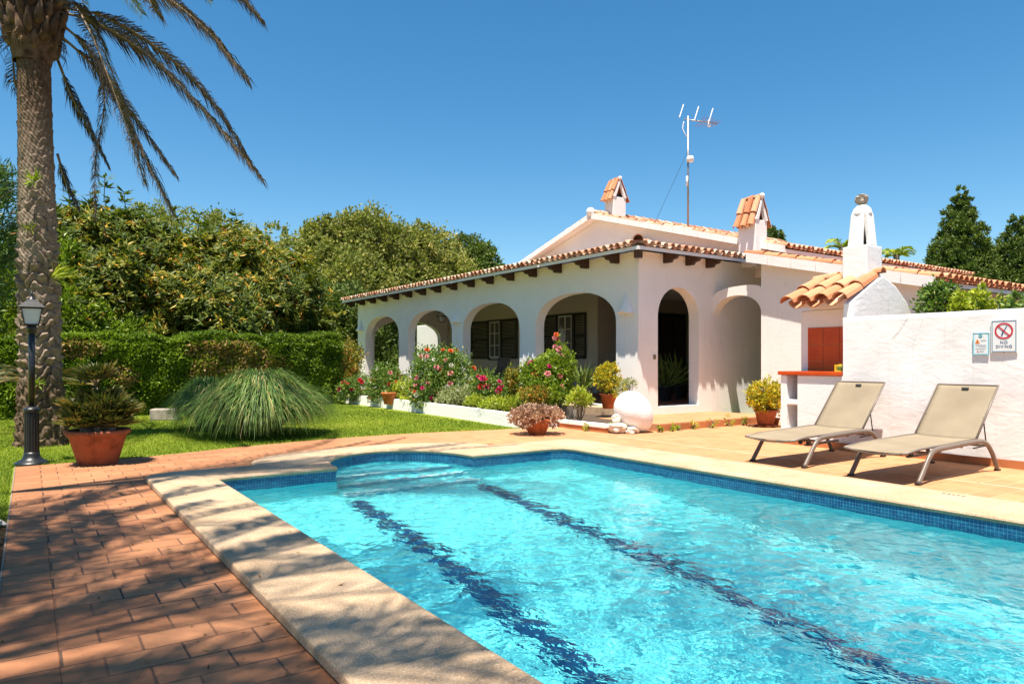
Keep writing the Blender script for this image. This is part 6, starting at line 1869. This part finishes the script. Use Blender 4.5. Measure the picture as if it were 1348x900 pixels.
mb = MB(); mb.sm = True; [mb.tube([(0, 0, .25), (cos(a) * .12, sin(a) * .12, .7)], [.016, .01], 6) for a in (0, 1.3, 2.6, 4, 5.2)]; mb.build('stem', M['stem'], t)

def fan_leaf(parent, base, dirv, Lp, Rf, seed, mat, n=16):
    rg = np.random.default_rng(seed); d = unit(np.array(dirv, float)); base = np.array(base, float)
    hub = base + d * Lp + np.array((0, 0, -.04)) * Lp
    mb = MB(); mb.tube([base, (base + hub) / 2 + np.array((0, 0, .02)), hub], [.008, .006, .005], 5); f_ = mb.build('fan_frond', M['rachis'], parent)
    side = unit(np.cross(d, (0, 0, 1.0))); 
    a = np.linspace(-1.75, 1.75, n) + rg.normal(0, .03, n)
    D = np.outer(np.cos(a), d) + np.outer(np.sin(a), side) + rg.normal(size=(n, 3)) * .06 + np.array((0, 0, .12))
    V, F_ = leaf_quads(np.repeat(hub[None], n, 0), D, Rf * rg.uniform(.85, 1.1, n), .034, rg, .05, nref=np.cross(d, side))
    mesh_np('leaflets', V, F_, mat, f_, var=np.clip(rg.random(n) * .6 + rg.random() * .4, 0, 1))
t = pot('potted_fan_palm', [(.21, 0), (.22, .01), (.325, .37), (.34, .375), (.365, .385), (.37, .43), (.345, .44), (.32, .42), (.30, .38)], (*W(129, 8.85), -.005),
        'wide weathered terracotta bowl with a fan palm beside the garden lamp', 'plant pot', 'terracotta', soil_z=.39, soil_r=.32)
rg = np.random.default_rng(77)
heads = [((-.18, -.14, .47), .24, 14), ((.16, -.16, .47), .24, 14), ((-.16, .16, .47), .22, 10), ((.2, .16, .47), .22, 10), ((-.02, .05, .98), .24, 18), ((-.14, -.03, .60), .28, 22), ((.10, -.05, .62), .30, 26), ((.20, .02, .55), .26, 18), ((-.02, -.12, .52), .26, 20), ((.02, .1, .68), .28, 20)]
for hi, (hc_, rf, nf) in enumerate(heads):
    mb = MB(); mb.sm = True; mb.tube([(hc_[0] * .5, hc_[1] * .5, .38), (hc_[0] * .8, hc_[1] * .8, (.38 + hc_[2]) / 2), (hc_[0], hc_[1], hc_[2] - .02)], [.06, .05, .035], 8); mb.build('stem', M['bark'], t)
    for k in range(nf):
        a = k * 2.399 + hi; e = rg.uniform(.05, 1.6)
        fan_leaf(t, (hc_[0], hc_[1], hc_[2]), (cos(a), sin(a), e), rg.uniform(.10, .20), rf * rg.uniform(.75, 1.05), hi * 50 + k, M['fan'])
# sago-like yellow palm behind the trunk
cyc = empty('cycad', (*W(55, 13.6), 0)); tag(cyc, 'low yellow green cycad spreading either side behind the palm trunk', 'cycad')
mb = MB(); mb.sm = True; mb.tube([(0, 0, 0), (0, 0, .75)], [.16, .12], 10); mb.build('trunk', M['bark'], cyc)
palm_sprig(cyc, (0, 0, .8), 26, 1.35, 41, M['fan'], (.35, .95), .24, .02, 'frond', 44)
# dim plants on the veranda
def veranda_plant(label, px, d, h, seed, mat='leaf_dark', r=.4, base=FL):
    x, y = W(px, d); t = empty('veranda_plant', (x, y, base)); tag(t, label, 'potted plant', 'dark potted plants on the veranda')
    mb = MB(); mb.sm = True; mb.lathe([(.13, 0), (.19, .32), (.20, .33), (.20, .36), (.17, .36), (.16, .3), (.01, .3)], 18, closed=False); mb.build('pot', M['dark_plastic'], t)
    rg = np.random.default_rng(seed); n = 46
    a = rg.uniform(0, 2 * pi, n); D = np.stack([np.cos(a), np.sin(a), rg.uniform(.3, 2.4, n)], 1)
    V, F_ = leaf_quads(np.repeat(np.array([[0, 0, .32]]), n, 0) + rg.normal(size=(n, 3)) * .03, D, h * rg.uniform(.7, 1.1, n), .06, rg, .15)
    mesh_np('leaves', V, F_, M[mat], t, var=rg.random(n)); return t
veranda_plant('dark spiky potted plant on the veranda right of the tall rose bush', 768, 15.9, .75, 131)
veranda_plant('arching potted plant inside the entrance arch, left side', 876, 17.5, .95, 132)
veranda_plant('taller potted plant inside the entrance arch near the door', 896, 18.2, 1.0, 133)
veranda_plant('low dark potted plant beside the garden chair on the veranda', 640, 19.5, .6, 134)

# fallen leaves and bits of bark on paving, coping and beside the path
def litter():
    rg = np.random.default_rng(5); n = 420
    x = np.concatenate([rg.uniform(-.1, 1.0, 150), rg.uniform(-.9, -.16, 200), rg.uniform(1.05, 1.55, 14), rg.uniform(7.3, 9.6, 56)])
    y = np.concatenate([rg.uniform(1.5, 10, 150) , rg.uniform(2.5, 9.5, 200), rg.uniform(2, 8, 14), rg.uniform(3, 9, 56)])
    z = np.where((x > 1.03) & (x < 1.6), .066, np.where(x < -.16, .0, .006))
    P = np.stack([x, y, z], 1); a = rg.uniform(0, 2 * pi, n); D = np.stack([np.cos(a), np.sin(a), rg.uniform(0, .25, n)], 1)
    V, F_ = leaf_quads(P, D, rg.uniform(.012, .055, n), rg.uniform(.006, .018, n), rg, .2, nref=np.array((0, 0, 1.0)))
    V[:, 2] = np.maximum(V[:, 2], np.repeat(z, 4))
    o = mesh_np('leaf_litter', V, F_, leaf_mat('dry_fallen_leaf', [(0, (.10, .05, .02)), (.5, (.22, .13, .05)), (1, (.35, .25, .10))], .8, .1, .1, 1), None, var=rg.random(n))
    tag(o, 'dry fallen leaves and bits of bark scattered on the paving', 'fallen leaves', kind='stuff')
litter()

for px, d, lb_ in ((512, 18.9, 'terracotta pot half hidden among the roses below the second arch from the left'), (664, 15.4, 'terracotta pot behind the low red rose bush')):
    x, y = W(px, d); t = empty('clay_pot', (x, y, .12)); tag(t, lb_, 'plant pot')
    mb = MB(); mb.sm = True; mb.lathe([(.13, 0), (.19, .26), (.21, .265), (.21, .32), (.18, .32), (.17, .27), (.01, .27)], 20, closed=False); mb.build('pot', M['terracotta_bright'], t)
    tuft(t, (0, 0, .28), 30, .25, .05, M['leaf_rose'], px, (0, 0, .8)).name = 'leaves'
